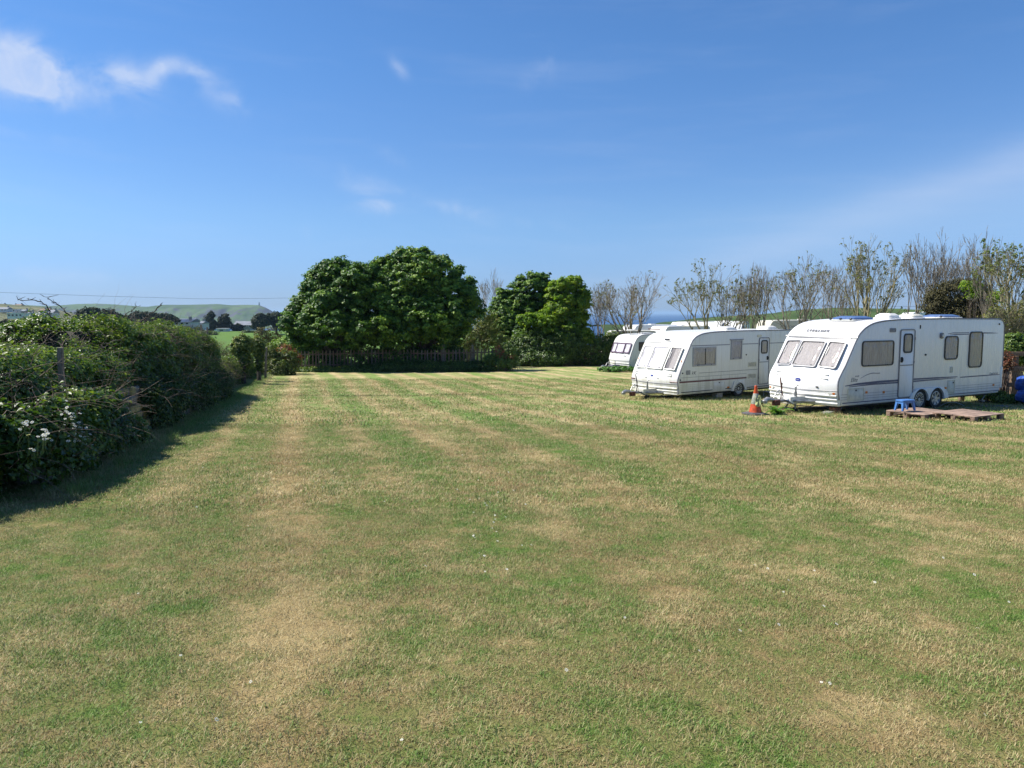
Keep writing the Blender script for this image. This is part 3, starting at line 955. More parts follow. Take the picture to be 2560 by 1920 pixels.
def wheel(root, cx, cz, r, y, kind):
    """kind: alloy (7 spokes) or trim (many spokes)"""
    Mx = Matrix(((1, 0, 0, cx), (0, 0, -1, y), (0, 1, 0, cz), (0, 0, 0, 1)))
    rr = r * .68
    wv = MB().lathe([(rr * .95, -.17), (r * .93, -.175), (r, -.15), (r * 1.005, -.08), (r, -.02), (r * .95, .005), (rr * 1.02, .004), (rr * .98, -.02), (rr * .9, -.09)], Mx, 36).build('wheel', M['tyre'], root, 45)
    rim = MB()
    rim.lathe([(rr, -.03), (rr, .0), (rr * .93, .002), (rr * .86, -.035), (rr * .84, -.09), (.01, -.095)], Mx, 36)
    ns = 7 if kind == 'alloy' else 13
    for k in range(ns):
        a = 2 * math.pi * k / ns; wd = rr * (.16 if ns == 7 else .085)
        ca, sa = math.cos(a), math.sin(a)
        def q(rad, off, d): return tuple(Mx @ Vector((rad * ca - off * sa, rad * sa + off * ca, d)))
        v = [q(rr * .16, -wd * .8, -.03), q(rr * .16, wd * .8, -.03), q(rr * .92, wd, -.012), q(rr * .92, -wd, -.012),
             q(rr * .16, -wd * .8, -.012), q(rr * .16, wd * .8, -.012), q(rr * .92, wd * .7, .0), q(rr * .92, -wd * .7, .0)]
        rim.add(v, [(0, 1, 2, 3), (4, 7, 6, 5), (0, 4, 5, 1), (1, 5, 6, 2), (2, 6, 7, 3), (3, 7, 4, 0)])
    rim.lathe([(rr * .26, -.05), (rr * .26, -.008), (rr * .2, .003), (.005, .004)], Mx, 20)
    rim.build('rim', M['alloy'], wv, 35)
    MB().lathe([(rr * .83, -.088), (.01, -.088)], Mx, 24).build('brake_drum', M['black'], wv)
    return wv


def hitch(root, W, lever_h, red=True, jock=(-.55, .18), low=.35, box_mat=None, wheel_down=True):
    yc = W / 2; box_mat = box_mat or M['plastic']
    h = MB().tube([(.35, .35, low), (-.95, yc - .04, low + .02)], .035, 6).tube([(.35, W - .35, low), (-.95, yc + .04, low + .02)], .035, 6).tube([(-.85, yc, low + .02), (-1.28, yc, low + .05)], .04, 8)
    h = h.build('drawbar', M['steel'], root)
    MB().box(-.78, -.16, yc - .22, yc + .22, low - .06, low + .13, .03).build('fairing', box_mat, h)
    MB().tube([(-1.2, yc, low + .06), (-1.38, yc, low + .08), (-1.5, yc, low + .03)], [.055, .065, .055], 10).lathe([(.01, -.04), (.065, -.04), (.07, .03), (.03, .07), (.01, .07)], Matrix.Translation((-1.47, yc, low + .02)), 14).build('coupling', M['steel'], h)
    MB().tube([(-1.18, yc - .03, low + .10), (-1.1, yc - .03, low + .24), (-.98, yc - .03, low + .31), (-.92, yc - .03, low + .27), (-1.0, yc - .03, low + .2)], .016, 7).build('grab_handle', M['steel'], h)
    MB().box(-1.2, -1.0, yc - .10, yc + .02, low - .09, low + .05, .02).build('hitch_lock', M['rust'], h)
    MB().tube([(-.82, yc + .06, low + .05), (-.80, yc + .06, low + lever_h * .55), (-.87, yc + .06, low + lever_h)], [.02, .022, .014], 7).tube([(-.74, yc + .06, low + .1), (-.80, yc + .06, low + lever_h * .5)], .014, 6).build('handbrake_lever', M['rust'] if red else M['black'], h)
    jx, jy = jock[0], yc - jock[1]
    j = MB().tube([(jx, jy, .17), (jx, jy, low + .38)], .024, 10).tube([(jx, jy, low + .1), (jx, jy, low + .26)], .036, 10).build('jockey_wheel', M['steel'], h)
    MB().tube([(jx - .005, jy, low + .37), (jx + .04, jy, low + .43), (jx + .09, jy, low + .4)], .012, 6).build('crank_handle', M['steel'], j)
    Mx = Matrix(((1, 0, 0, jx + .02), (0, 0, -1, jy + .035), (0, 1, 0, .10), (0, 0, 0, 1)))
    MB().lathe([(.03, -.03), (.09, -.035), (.105, -.02), (.105, .02), (.09, .035), (.03, .03)], Mx, 20).build('small_wheel', M['tyre'], j, 40)
    MB().tube([(-.9, yc - .1, low + .06), (-.7, yc - .3, low - .08), (-.3, yc - .45, low - .12), (.1, yc - .4, low - .05)], .012, 6).build('cable', M['black'], h)
    return h


def front_frame(o, v, W):
    """parts drawn in XY -> sloping front: X runs towards the near side (-Y), Y up the slope v, Z outwards"""
    v = Vector(v).normalized(); nn = Vector((-v.z, 0, v.x))
    return Matrix(((0, v.x, nn.x, o[0]), (-1, 0, 0, o[1]), (0, v.z, nn.z, o[2]), (0, 0, 0, 1)))


def front_window(root, o, v, w, h, r, fmat, cmat, t=.03, folds=True, rot=0.0, gap=None, seal=None):
    Mx = front_frame(o, v, 0) @ Matrix.Rotation(rot, 4, 'Y')
    fr = ring(w, h, r, t, .0, .03, Mx).build('window', fmat, root, 40)
    if seal: ring(w - 2 * t + .004, h - 2 * t + .004, r * .8, .012, .02, .034, Mx).build('seal', seal, fr, 40)
    mb = MB(); nx = 36; vv = []; f = []
    iw, ih = w - 2 * t, h - 2 * t
    for j in range(4):
        for i in range(nx + 1):
            u = i / nx
            a = .0025 if folds else .0006
            top = j == 3
            vv.append((-iw / 2 + iw * u, -ih / 2 + ih * (j / 3), .007 + a * math.sin(u * w * 40 + .5 * j + 2 * math.sin(u * 6)) + a * .5 * math.sin(u * 21 + j)))
    for j in range(3):
        for i in range(nx):
            if gap and gap[0] < i / nx < gap[1]: continue
            f.append((j * (nx + 1) + i, j * (nx + 1) + i + 1, (j + 1) * (nx + 1) + i + 1, (j + 1) * (nx + 1) + i))
    link('curtain', mb.add(vv, f).xf(Mx).mesh('curtain'), cmat, fr)
    slab(iw - .002, ih - .002, r * .8, .0005, .0015, Mx).build('interior', M['seal'], fr)
    slab(iw, ih, r * .8, .017, .025, Mx, .006).build('pane', M['glass'], fr, 40)
    for q in (-.32, .32):
        slab(.06, .025, .006, .0251, .038, Mx @ Matrix.Translation((q * w, -h / 2 + t + .02, 0))).build('catch', M['black'], fr)
    slab(.018, h * .3, .006, .026, .036, Mx @ Matrix.Translation((-iw / 2 + .05, h * .12, 0))).build('stay', M['plastic'], fr)
    return fr


def rail_along(P, nrm, c, root, y, r, mat, i0, i1, name='awning_rail', off=-.004):
    pts = [(P[i].x + nrm[i].x * off, y, P[i].z + nrm[i].z * off + c) for i in range(i0, i1 + 1)]
    return MB().tube(pts, r, 6).build(name, mat, root)


def stripe(root, pts, mat, y=-.0022, name='stripe'):
    if mat is M['navy']: pts = [(x, a - (b - a) * .35, b + (b - a) * .35) for x, a, b in pts]
    """flat printed band: pts [(x,z_low,z_high)]"""
    v = [(x, y, a) for x, a, b in pts] + [(x, y, b) for x, a, b in pts]; n = len(pts)
    f = [(i, i + 1, n + i + 1, n + i) for i in range(n - 1)]
    v2 = [(x, -.0002, z) for x, _, z in v]
    v += v2; m = 2 * n
    f += [(m + i, m + n + i, m + n + i + 1, m + i + 1) for i in range(n - 1)]
    for a, b in ((i, i + 1) for i in range(n - 1)):
        f += [(a, m + a, m + b, b), (n + a, n + b, m + n + b, m + n + a)]
    return MB().add(v, f).build(name, mat, root)


def door(root, x0, x1, z0, z1, fmat, bmat, win, handle_x, cmat):
    cx, cz = (x0 + x1) / 2, (z0 + z1) / 2; w, h = x1 - x0, z1 - z0
    d = slab(w, h, .07, .0, .012, side_frame(cx, cz)).build('door', bmat, root, 40)
    ring(w + .03, h + .03, .085, .028, .0, .024, side_frame(cx, cz)).build('door_frame', fmat, d, 40)
    wx0, wx1, wz0, wz1 = win
    W2, H2 = wx1 - wx0, wz1 - wz0; Mx = side_frame((wx0 + wx1) / 2, (wz0 + wz1) / 2, -.012)
    ring(W2, H2, .09, .04, 0, .02, Mx).build('door_window_frame', M['black'], d, 40)
    slab(W2 - .07, H2 - .07, .06, .001, .004, Mx).build('door_curtain', cmat, d)
    slab(W2 - .075, H2 - .075, .06, .010, .016, Mx, .003).build('door_pane', M['glass'], d, 40)
    MB().box(x0 + .04, x1 - .04, -.020, -.012, z0 + h * .47, z0 + h * .485).build('door_trim', fmat, d)
    slab(.07, .15, .03, .012, .04, side_frame(handle_x, z0 + h * .56)).build('handle', M['black'], d)
    slab(.03, .09, .012, .04, .065, side_frame(handle_x, z0 + h * .56)).build('lever', M['black'], d)
    for q in (.12, .5, .85):
        MB().box((x1 if handle_x < cx else x0) - .012, (x1 if handle_x < cx else x0) + .012, -.035, -.01, z0 + h * q, z0 + h * q + .07).build('hinge', fmat, d)
    return d


def hatch(root, x0, x1, z0, z1, mat, lock=None, slots=False, name='hatch', d=.014):
    cx, cz = (x0 + x1) / 2, (z0 + z1) / 2; w, h = x1 - x0, z1 - z0
    o = ring(w, h, .03, .022, 0, d, side_frame(cx, cz)).build(name, mat, root, 40)
    if slots:
        mb = MB(); n = int(w / .028)
        for i in range(n):
            x = x0 + .03 + (w - .06) * i / (n - 1); mb.box(x - .004, x + .004, -.010, -.001, z0 + .02, z1 - .02)
        mb.build('louvre', M['cream_plastic'], o)
    else:
        slab(w - .05, h - .05, .02, 0, d * .6, side_frame(cx, cz)).build('flap', mat, o, 40)
        if lock: slab(.045, .045, .02, d * .6, d * .6 + .012, side_frame(*lock)).build('lock', M['black'], o)
    return o


def arch(root, cxs, cz, r, zbot, mat, thick=.055, flat=False, x0=None, x1=None, ztop=None):
    """wheel arch moulding with its dark opening, on the near side wall"""
    if not flat:
        pts = []
        a0, b0 = cxs[0], cxs[-1]
        for k in range(0, 13):
            a = math.pi - math.pi / 2 * k / 12 * (1 if len(cxs) > 1 else 1)
            pts.append((a0 + r * math.cos(a), cz + r * math.sin(a)))
        if len(cxs) > 1:
            mid = (a0 + b0) / 2
            pts = [p for p in pts]
            for k in range(1, 9):
                a = math.pi / 2 - (math.pi / 2 - math.acos(min(1, (mid - a0) / r))) * k / 8
                pts.append((a0 + r * math.cos(a), cz + r * math.sin(a)))
            for k in range(1, 9):
                a = math.pi - math.acos(min(1, (mid - a0) / r)) - (math.pi / 2 - math.acos(min(1, (mid - a0) / r))) * k / 8
                pts.append((b0 + r * math.cos(a), cz + r * math.sin(a)))
        for k in range(1, 13):
            a = math.pi / 2 - math.pi / 2 * k / 12
            pts.append((b0 + r * math.cos(a), cz + r * math.sin(a)))
        pts = [(pts[0][0], zbot)] + pts + [(pts[-1][0], zbot)]
        outer = []
        w = .16
        for i, (x, z) in enumerate(pts):
            t = i / (len(pts) - 1)
            if len(cxs) > 1:
                ox = x0 + (x1 - x0) * t
                s = min(1, t / .24); s2 = min(1, (1 - t) / .24)
                zz = zbot + (ztop - zbot) * math.sin(min(s, s2) * math.pi / 2)
                ox = x0 + (x1 - x0) * (t if .24 < t < .76 else (.24 * (1 - math.cos(s * math.pi / 2)) * 1.0 if t <= .24 else 1 - .24 * (1 - math.cos(s2 * math.pi / 2))))
                outer.append((ox, zz))
        n = len(pts)
    else:
        k = 14
        pts = [(cxs[0] - r, zbot)] + [(cxs[0] - r * math.cos(math.pi * i / k), cz + r * math.sin(math.pi * i / k)) for i in range(k + 1)] + [(cxs[0] + r, zbot)]
        n = len(pts); outer = []
        wt = (x1 - x0)
        for i in range(n):
            t = i / (n - 1)
            if t < .3: q = t / .3; outer.append((x0 + wt * .16 * q, zbot + (ztop - zbot) * q))
            elif t > .7: q = (1 - t) / .3; outer.append((x1 - wt * .16 * q, zbot + (ztop - zbot) * q))
            else: outer.append((x0 + wt * (.16 + .68 * (t - .3) / .4), ztop))
    v = [(x, -thick, z) for x, z in pts] + [(x, -thick * .8, z) for x, z in outer] + [(x, .0, z) for x, z in outer] + [(x, -.002, z) for x, z in pts]
    f = []
    for j in range(3):
        for i in range(n - 1):
            f.append((j * n + i, j * n + i + 1, (j + 1) * n + i + 1, (j + 1) * n + i))
    for i in range(n - 1): f.append((i, 3 * n + i, 3 * n + i + 1, i + 1))
    o = MB().add(v, f).build('wheel_arch', mat, root, 30)
    # dark wheel well
    v = [(x, -.003, z) for x, z in pts]
    MB().add(v, [tuple(range(n))]).build('wheel_well', M['black'], o)
    return o


def place_root(C0, ax, clearance_z, name, label, group):
    rz = math.atan2(ax[1], ax[0])
    return empty(name, (C0[0], C0[1], clearance_z), rz, label, 'caravan', group)


def dome(root, x, y, z, lx, ly, h, mat_top, mat_rim, name='rooflight', clips=0):
    o = slab(lx, ly, .08, 0, .04, Matrix.Translation((x, y, z))).build(name, mat_rim, root, 40)
    slab(lx * .9, ly * .9, .1, .04, .04 + h * .45, Matrix.Translation((x, y, z)), h * .5).build('lid', mat_top, o, 60)
    for i in range(clips):
        MB().box(x - lx / 2 - .01, x - lx / 2 + .03, y - ly * .4 + ly * .8 * i / max(clips - 1, 1), y - ly * .4 + ly * .8 * i / max(clips - 1, 1) + .05, z + .03, z + .08).build('clip', M['black'], o)
    return o


# --- near caravan, twin axle -------------------------------------------------
AX_A = (.87403536, .48586232)
c = .285; WA = 2.27
A_C0 = (8.325, 19.34)
root = place_root(A_C0, AX_A, -.77 - c, 'touring_caravan', 'largest white caravan, with two wheels, blue side stripes and blue roof domes', 'touring caravans parked on the lawn')
caravan_a = root
profA = [(-.02, 0), (-.06, .17), (-.115, .36), (-.13, .51), (-.12, .64), (-.07, .77), (.11, 1.02), (.29, 1.32), (.50, 1.67), (.64, 1.84), (.86, 1.99), (1.16, 2.10), (1.63, 2.165), (2.44, 2.20), (4.2, 2.215), (6.75, 2.20), (6.98, 2.17), (7.10, 2.09), (7.15, 1.95), (7.17, 1.35), (7.17, .8), (7.13, .4), (7.0, 0)]
body, PA, NA = caravan_body(profA, WA, .15, c, M['white_a'], root)
iTop = min(range(len(PA)), key=lambda i: abs(PA[i].x - 1.6) + abs(PA[i].z - 2.16))
iB = min(range(len(PA)), key=lambda i: (PA[i] - Vector((-.06, 0, .17))).length)
iR = min(range(len(PA)), key=lambda i: (PA[i] - Vector((7.13, 0, .4))).length)
rail_along(PA, NA, c, root, .012, .020, M['grey_rail'], iB, iR)
z = lambda r_: r_ + .77 + c      # camera-side reading -> local height
side_window(root, .72, 2.0, z(.22), z(.88), .09, M['seal'], M['curtain'], .03)
side_window(root, 4.23, 4.86, z(.29), z(.955), .12, M['seal'], M['curtain_grey'], .035)
side_window(root, 5.39, 6.05, z(.03), z(1.065), .12, M['seal'], M['curtain'], .035)
door(root, 2.26, 2.87, z(-.66), z(1.15), M['grey_rail'], M['white_a'], (2.39, 2.77, z(.53), z(1.05)), 2.34, M['curtain'])
hatch(root, .23, .87, z(-.66), z(-.32), M['cream_plastic'], (.55, z(-.38)))
hatch(root, 4.46, 4.80, z(-.69), z(-.28), M['cream_plastic'], (4.72, z(-.36)))
hatch(root, 4.55, 4.67, z(-.08), z(.09), M['cream_plastic'], name='filler_cap')
hatch(root, 1.81, 2.06, z(1.09), z(1.20), M['grey_stripe'], name='awning_lamp')
slab(.14, .16, .06, 0, .05, side_frame(4.06, z(.97))).build('flue_cover', M['grey_rail'], root, 40)
slab(.085, .085, .04, .05, .075, side_frame(4.06, z(.97))).build('flue_outlet', M['plastic'], root, 40)
slab(.07, .05, .02, 0, .02, side_frame(3.39, z(.46))).build('water_inlet', M['black'], root)
slab(.05, .05, .02, 0, .02, side_frame(6.86, z(1.27))).build('television_socket', M['black'], root)
slab(.03, .10, .01, 0, .02, side_frame(3.10, z(1.22))).build('door_catch', M['black'], root)
for x_, z_, w_ in ((.97, -.45, .07), (1.67, -.48, .08), (4.38, -.5, .08), (6.73, -.52, .08)):
    slab(w_, .06, .01, 0, .018, side_frame(x_, z(z_))).build('side_reflector', M['amber'], root)
N_ = M['navy']
stripe(root, [(.13, z(-.255), z(-.245)), (.6, z(-.235), z(-.205)), (1.5, z(-.215), z(-.180)), (2.24, z(-.21), z(-.180))], N_)
stripe(root, [(2.90, z(-.205), z(-.178)), (4.0, z(-.21), z(-.185)), (4.92, z(-.21), z(-.198))], N_)
stripe(root, [(.28, z(-.285), z(-.275)), (1.2, z(-.262), z(-.240)), (2.24, z(-.262), z(-.238))], N_)
stripe(root, [(2.90, z(-.262), z(-.238)), (4.0, z(-.25), z(-.232)), (4.85, z(-.24), z(-.232))], N_)
stripe(root, [(5.05, z(-.235), z(-.218)), (6.2, z(-.232), z(-.212)), (7.03, z(-.225), z(-.215))], N_)
sw = [(.71 + .065 * i, z(-.085 + .11 * math.sin(min(1, i / 12 * 1.25) * math.pi * .62)), z(-.075 + .125 * math.sin(min(1, i / 12 * 1.25) * math.pi * .62))) for i in range(13)]
stripe(root, sw, M['grey_stripe'], name='swoosh')
stripe(root, [(4.36, z(1.015), z(1.02)), (4.6, z(1.03), z(1.045)), (5.37, z(1.035), z(1.045))], N_)
stripe(root, [(4.46, z(.985), z(.99)), (4.8, z(.988), z(1.005)), (5.37, z(.988), z(1.003))], N_)
stripe(root, [(6.07, z(1.01), z(1.03)), (6.5, z(1.005), z(1.022)), (6.84, z(1.003), z(1.007))], N_)
stripe(root, [(.05, z(-.695), z(-.68)), (2.86, z(-.695), z(-.678))], N_)
stripe(root, [(4.50, z(-.70), z(-.685)), (7.06, z(-.70), z(-.685))], N_)
for dz in (-.47, -.54, -.60):
    for a_, b_ in ((-.02, 2.24), (2.9, 3.02), (4.85, 7.1)):
        MB().box(a_, b_, -.004, .001, z(dz) - .004, z(dz) + .004).build('side_rib', M['grey_stripe'], root)
text_obj('lettering', 'Elite', .15, side_frame(.33, z(-.155), -.001), M['mark'], root, .4)
text_obj('lettering', 'ECCLES', .045, side_frame(.50, z(-.035), -.001), M['mark'], root, .3)
text_obj('lettering', 'Explorer', .10, side_frame(6.50, z(-.205), -.001), M['mark'], root, .2, spacing=1.25)
arch(root, (3.21, 3.93), z(-.80), .335, c + .0, M['white_a'], .06, x0=2.74, x1=4.47, ztop=z(-.46))
wheel(root, 3.21, .292, .290, -.01, 'trim'); wheel(root, 3.93, .292, .290, -.02, 'alloy')
MB().tube([(2.98, -.03, .29), (4.2, -.03, .29)], .02, 6).xf(Matrix.Translation((0, .2, 0))).build('axle', M['black'], root)
# underside frame
MB().box(.1, 6.9, .25, .33, c - .07, c).box(.1, 6.9, WA - .33, WA - .25, c - .07, c).box(.2, 6.8, .5, 1.8, c - .05, c - .01).build('chassis', M['black'], root)
for x_, y_ in ((.25, .3), (6.7, .3), (.25, WA - .3), (6.7, WA - .3)):
    MB().tube([(x_ + .25, y_, c), (x_, y_, .05)], .022, 6).box(x_ - .07, x_ + .07, y_ - .07, y_ + .07, .02, .05).build('corner_steady', M['steel'], root)
# front: three windows in one recessed band under a gutter
vA = (.44, 0, .68)
def fa(t_, rel, bowd=.15):
    """point on the sloping front: t_ across from the near side, rel height above the skirt"""
    pts_ = [(-.07, .77), (.11, 1.02), (.29, 1.32), (.50, 1.67), (.64, 1.84), (.86, 1.99)]
    x_ = np.interp(rel, [p[1] for p in pts_], [p[0] for p in pts_]); u = (t_ - WA / 2) / (WA / 2)
    bf = max(0, min(1, (1.6 - x_) / 1.5)) * (1 - u * u) * bowd
    return (x_ - bf, t_, rel + c)
for t_, w_, rot in ((.44, .52, .07), (1.135, .78, 0), (1.83, .52, -.07)):
    p = fa(t_, 1.29)
    front_window(root, (p[0] - .022, p[1], p[2]), vA, w_, .80, .06, M['frame_grey'], M['curtain'], .032, rot=rot, seal=M['seal'])
MB().tube([(fa(t_, 1.735)[0] - .02, t_, fa(t_, 1.735)[2]) for t_ in np.linspace(-.01, WA + .01, 14)], .020, 6).build('front_gutter', M['plastic'], root)
MB().tube([(fa(t_, 1.705)[0] - .012, t_, fa(t_, 1.705)[2]) for t_ in np.linspace(.14, WA - .14, 14)], .016, 6).build('gutter_shadow_strip', M['grey_rail'], root)
pt = fa(WA * .5, 1.84); Mt = front_frame((pt[0] - .075, 1.66, pt[2] + .015), (.20, 0, .20), WA)
text_obj('lettering', 'STERLING', .105, front_frame((.548, 1.62, 1.87 + c), (.24, 0, .2), WA), M['mark_pale'], root, .2, depth=.018, spacing=1.7)
# lower front: badge, grab moulds, seam, lamps, bumper
def ff(t_, rel):
    pts_ = [(-.02, 0), (-.06, .17), (-.115, .36), (-.13, .51), (-.12, .64), (-.07, .77), (.11, 1.02)]
    x_ = np.interp(rel, [p[1] for p in pts_], [p[0] for p in pts_]); u = (t_ - WA / 2) / (WA / 2)
    return (x_ - (1 - u * u) * .15, t_, rel + c)
p = ff(1.135, .62); slab(.17, .09, .045, 0, .012, front_frame(p, (.03, 0, 1), WA)).build('badge', M['blue_badge'], root, 40)
text_obj('lettering', 'STERLING', .028, front_frame((p[0] - .013, p[1] + .075, p[2] - .01), (.03, 0, 1), WA), M['plastic'], root)
for t_ in (.42, 1.85):
    p = ff(t_, .80); slab(.26, .05, .02, 0, .022, front_frame((p[0] - .005, p[1], p[2]), (.5, 0, 1), WA)).build('grab_handle', M['plastic'], root, 40)
    p = ff(t_, .70); slab(.22, .03, .012, 0, .018, front_frame((p[0] - .003, p[1] - .03, p[2]), (.5, 0, 1), WA)).build('grab_handle', M['plastic'], root, 40)
MB().tube([(ff(t_, .40)[0] - .002, t_, c + .40 - .03 * (1 - abs(t_ - WA / 2) / WA * 2)) for t_ in np.linspace(.03, WA - .03, 16)], .009, 6).build('locker_seam', M['grey_rail'], root)
for t_ in (.55, 1.7):
    p = ff(t_, .47); slab(.07, .035, .012, 0, .02, front_frame(p, (0, 0, 1), WA)).build('locker_catch', M['black'], root)
for zz, rr in ((.27, .035), (.17, .028), (.07, .028)):
    MB().tube([(ff(t_, zz)[0] - .008, t_, c + zz) for t_ in np.linspace(.05, WA - .05, 16)], rr, 8).build('bumper_rib', M['white_a'], root, 60)
for t_ in (.16, WA - .16):
    p = ff(t_, .33)
    Mq = front_frame((p[0] - .004, p[1], p[2]), (0, 0, 1), WA) @ Matrix.Rotation(.35 if t_ < 1 else -.35, 4, 'Y')
    l_ = slab(.21, .075, .036, 0, .02, Mq).build('front_lamp', M['clear'], root, 40)
    slab(.07, .05, .024, .02, .03, Mq @ Matrix.Translation((.05 if t_ < 1 else -.05, 0, 0))).build('indicator', M['amber'], l_, 40)
hitch(root, WA, .62, True, box_mat=M['plastic'], low=.36)
ztA = 2.205 + c
dome(root, 1.80, 1.12, 2.15 + c, .95, .80, .10, M['blue_dome'], M['clear'], clips=3)
dome(root, 3.25, 1.10, ztA, .55, .55, .12, M['plastic'], M['plastic'])
dome(root, 4.3, 1.10, ztA, .6, .6, .10, M['cream_plastic'], M['plastic'], name='roof_vent')
dome(root, 5.85, 1.15, ztA, .95, .80, .08, M['blue_dome'], M['clear'], clips=2)
# rear corner panel and lamp
MB().box(7.08, 7.15, -.02, .06, c + .15, c + .78, .02).build('rear_corner_panel', M['white_a'], root, 40)

# --- middle caravan, single axle ----------------------------------------------
AX_B = (.81937, .573265); B_C0 = (5.538, 25.35); c = .22; WB = 2.2
root = place_root(B_C0, AX_B, -1.13 - c, 'touring_caravan', 'middle caravan, off-white with maroon stripe and grey framed side windows, single axle', 'touring caravans parked on the lawn')
profB = [(0, 0), (-.04, .24), (-.08, .42), (-.06, .56), (.12, .95), (.36, 1.38), (.48, 1.60), (.60, 1.79), (.81, 1.94), (1.19, 2.04), (1.99, 2.09), (3.4, 2.105), (6.3, 2.10), (6.6, 2.06), (6.72, 1.9), (6.78, 1.2), (6.75, .5), (6.6, 0)]
body, PB, NB = caravan_body(profB, WB, .12, c, M['white_b'], root)
iR = min(range(len(PB)), key=lambda i: (PB[i] - Vector((6.75, 0, .5))).length)
rail_along(PB, NB, c, root, .012, .022, M['grey_stripe'], 1, iR)
z = lambda r_: r_ + 1.13 + c
side_window(root, .61, 1.77, z(-.20), z(.45), .02, M['frame_grey'], M['curtain'], .05, gap=(.5, .56))
side_window(root, 2.54, 3.14, z(-.03), z(.655), .02, M['frame_grey'], M['curtain_grey'], .05)
MB().box(2.48, 3.2, -.035, -.0, z(.655), z(.68)).build('window_hood', M['grey_stripe'], root)
door(root, 4.09, 4.66, z(-.97), z(.70), M['grey_rail'], M['white_b'], (4.19, 4.56, z(.13), z(.62)), 4.57, M['curtain'])
hatch(root, 3.51, 3.96, z(-.32), z(-.15), M['cream_plastic'], slots=True, name='fridge_vent')
hatch(root, 3.51, 3.96, z(-.74), z(-.57), M['cream_plastic'], slots=True, name='fridge_vent')
hatch(root, 3.97, 4.21, z(.73), z(.82), M['cream_plastic'], name='awning_lamp')
hatch(root, 1.68, 2.27, z(-1.02), z(-.76), M['white_b'], (1.98, z(-.80)))
stripe(root, [(.55, z(.485), z(.515)), (2.5, z(.485), z(.515))], M['grey_stripe']); stripe(root, [(3.17, z(.485), z(.515)), (4.05, z(.485), z(.515))], M['grey_stripe'])
stripe(root, [(4.7, z(.485), z(.515)), (6.7, z(.485), z(.515))], M['grey_stripe'])
stripe(root, [(.0, z(-.725), z(-.675)), (3.44, z(-.725), z(-.68))], M['maroon']); stripe(root, [(4.70, z(-.725), z(-.68)), (6.7, z(-.725), z(-.68))], M['maroon'])
stripe(root, [(.02, z(-.668), z(-.660)), (3.44, z(-.668), z(-.662))], M['grey_stripe'])
stripe(root, [(.95, z(-.432), z(-.42)), (4.05, z(-.432), z(-.42))], M['mark']); stripe(root, [(.05, z(-.556), z(-.545)), (3.44, z(-.556), z(-.545))], M['grey_stripe'])
for dz in (-.80, -.86, -.92):
    for a_, b_ in ((.02, 1.62), (3.5, 4.05)):
        MB().box(a_, b_, -.006, .001, z(dz) - .006, z(dz) + .006).build('side_rib', M['cream_plastic'], root)
MB().tube([(.1, -.012, z(-1.04)), (1.62, -.012, z(-1.035))], .013, 6).tube([(3.46, -.012, z(-1.05)), (6.4, -.012, z(-1.05))], .013, 6).build('awning_skirt_rail', M['black'], root)
# printed mark: a block of fine bars and slanting strokes
for i in range(5):
    MB().box(.30, .52, -.0025, .0, z(-.455 + .03 * i), z(-.455 + .03 * i) + .018).build('lettering', M['mark'], root)
text_obj('lettering', 'VK', .17, side_frame(.55, z(-.47), -.001), M['mark'], root, .5, spacing=1.1)
for x_, z_ in ((.14, -.40), (3.39, .30 - .18), (.04, -.62)):
    slab(.05, .05, .02, 0, .02, side_frame(x_, z(z_))).build('side_fitting', M['black'], root)
slab(.12, .05, .02, 0, .02, side_frame(2.46, z(-.99))).build('side_reflector', M['amber'], root)
MB().box(2.32, 2.6, -.02, 0, z(-1.045), z(-1.02)).build('reflector_bracket', M['black'], root)
arch(root, (3.02,), z(-1.14), .29, c, M['white_b'], .05, True, x0=2.60, x1=3.46, ztop=z(-.79))
wheel(root, 3.02, .285, .283, -.01, 'trim')
MB().box(.1, 6.4, .3, .36, c - .08, c).box(.1, 6.4, WB - .36, WB - .3, c - .08, c).box(.2, 6.4, .5, 1.7, c - .05, c - .01).build('chassis', M['black'], root)
for x_, y_ in ((.25, .3), (6.2, .3), (.25, WB - .3)):
    MB().tube([(x_ + .25, y_, c), (x_, y_, .05)], .022, 6).build('corner_steady', M['steel'], root)
def fb(t_, rel):
    pts_ = [(0, 0), (-.04, .24), (-.08, .42), (-.06, .56), (.12, .95), (.36, 1.38), (.48, 1.60), (.60, 1.79), (.81, 1.94)]
    x_ = np.interp(rel, [p[1] for p in pts_], [p[0] for p in pts_]); u = (t_ - WB / 2) / (WB / 2)
    return (x_ - (1 - u * u) * .12 * max(0, min(1, (1.6 - x_) / 1.5)), t_, rel + c)
vB = (.36, 0, .65)
for t_, w_, rot, cm, gp in ((.44, .50, .05, 'curtain', (.0, .38)), (1.10, .74, 0, 'curtain_white', None), (1.76, .50, -.05, 'curtain_white', None)):
    p = fb(t_, 1.20)
    front_window(root, (p[0] - .02, p[1], p[2]), vB, w_, .86, .03, M['plastic'], M[cm], .035, rot=rot, folds=(t_ != 1.10), gap=gp)
MB().tube([(fb(t_, 1.70)[0] - .012, t_, fb(t_, 1.70)[2]) for t_ in np.linspace(.0, WB, 12)], .013, 6).build('front_gutter', M['grey_stripe'], root)
slab(.22, .035, .01, 0, .05, front_frame((.475, 1.02, 1.80 + c), (.30, 0, .2), WB)).build('maker_plate', M['mark'], root)
p = fb(1.1, .60); slab(.12, .06, .03, 0, .012, front_frame(p, (.2, 0, 1), WB)).build('badge', M['blue_badge'], root, 40)
for t_ in (.42, 1.85):
    p = fb(t_, .66); ring(.28, .09, .02, .014, 0, .02, front_frame(p, (.4, 0, 1), WB)).build('grab_handle', M['plastic'], root)
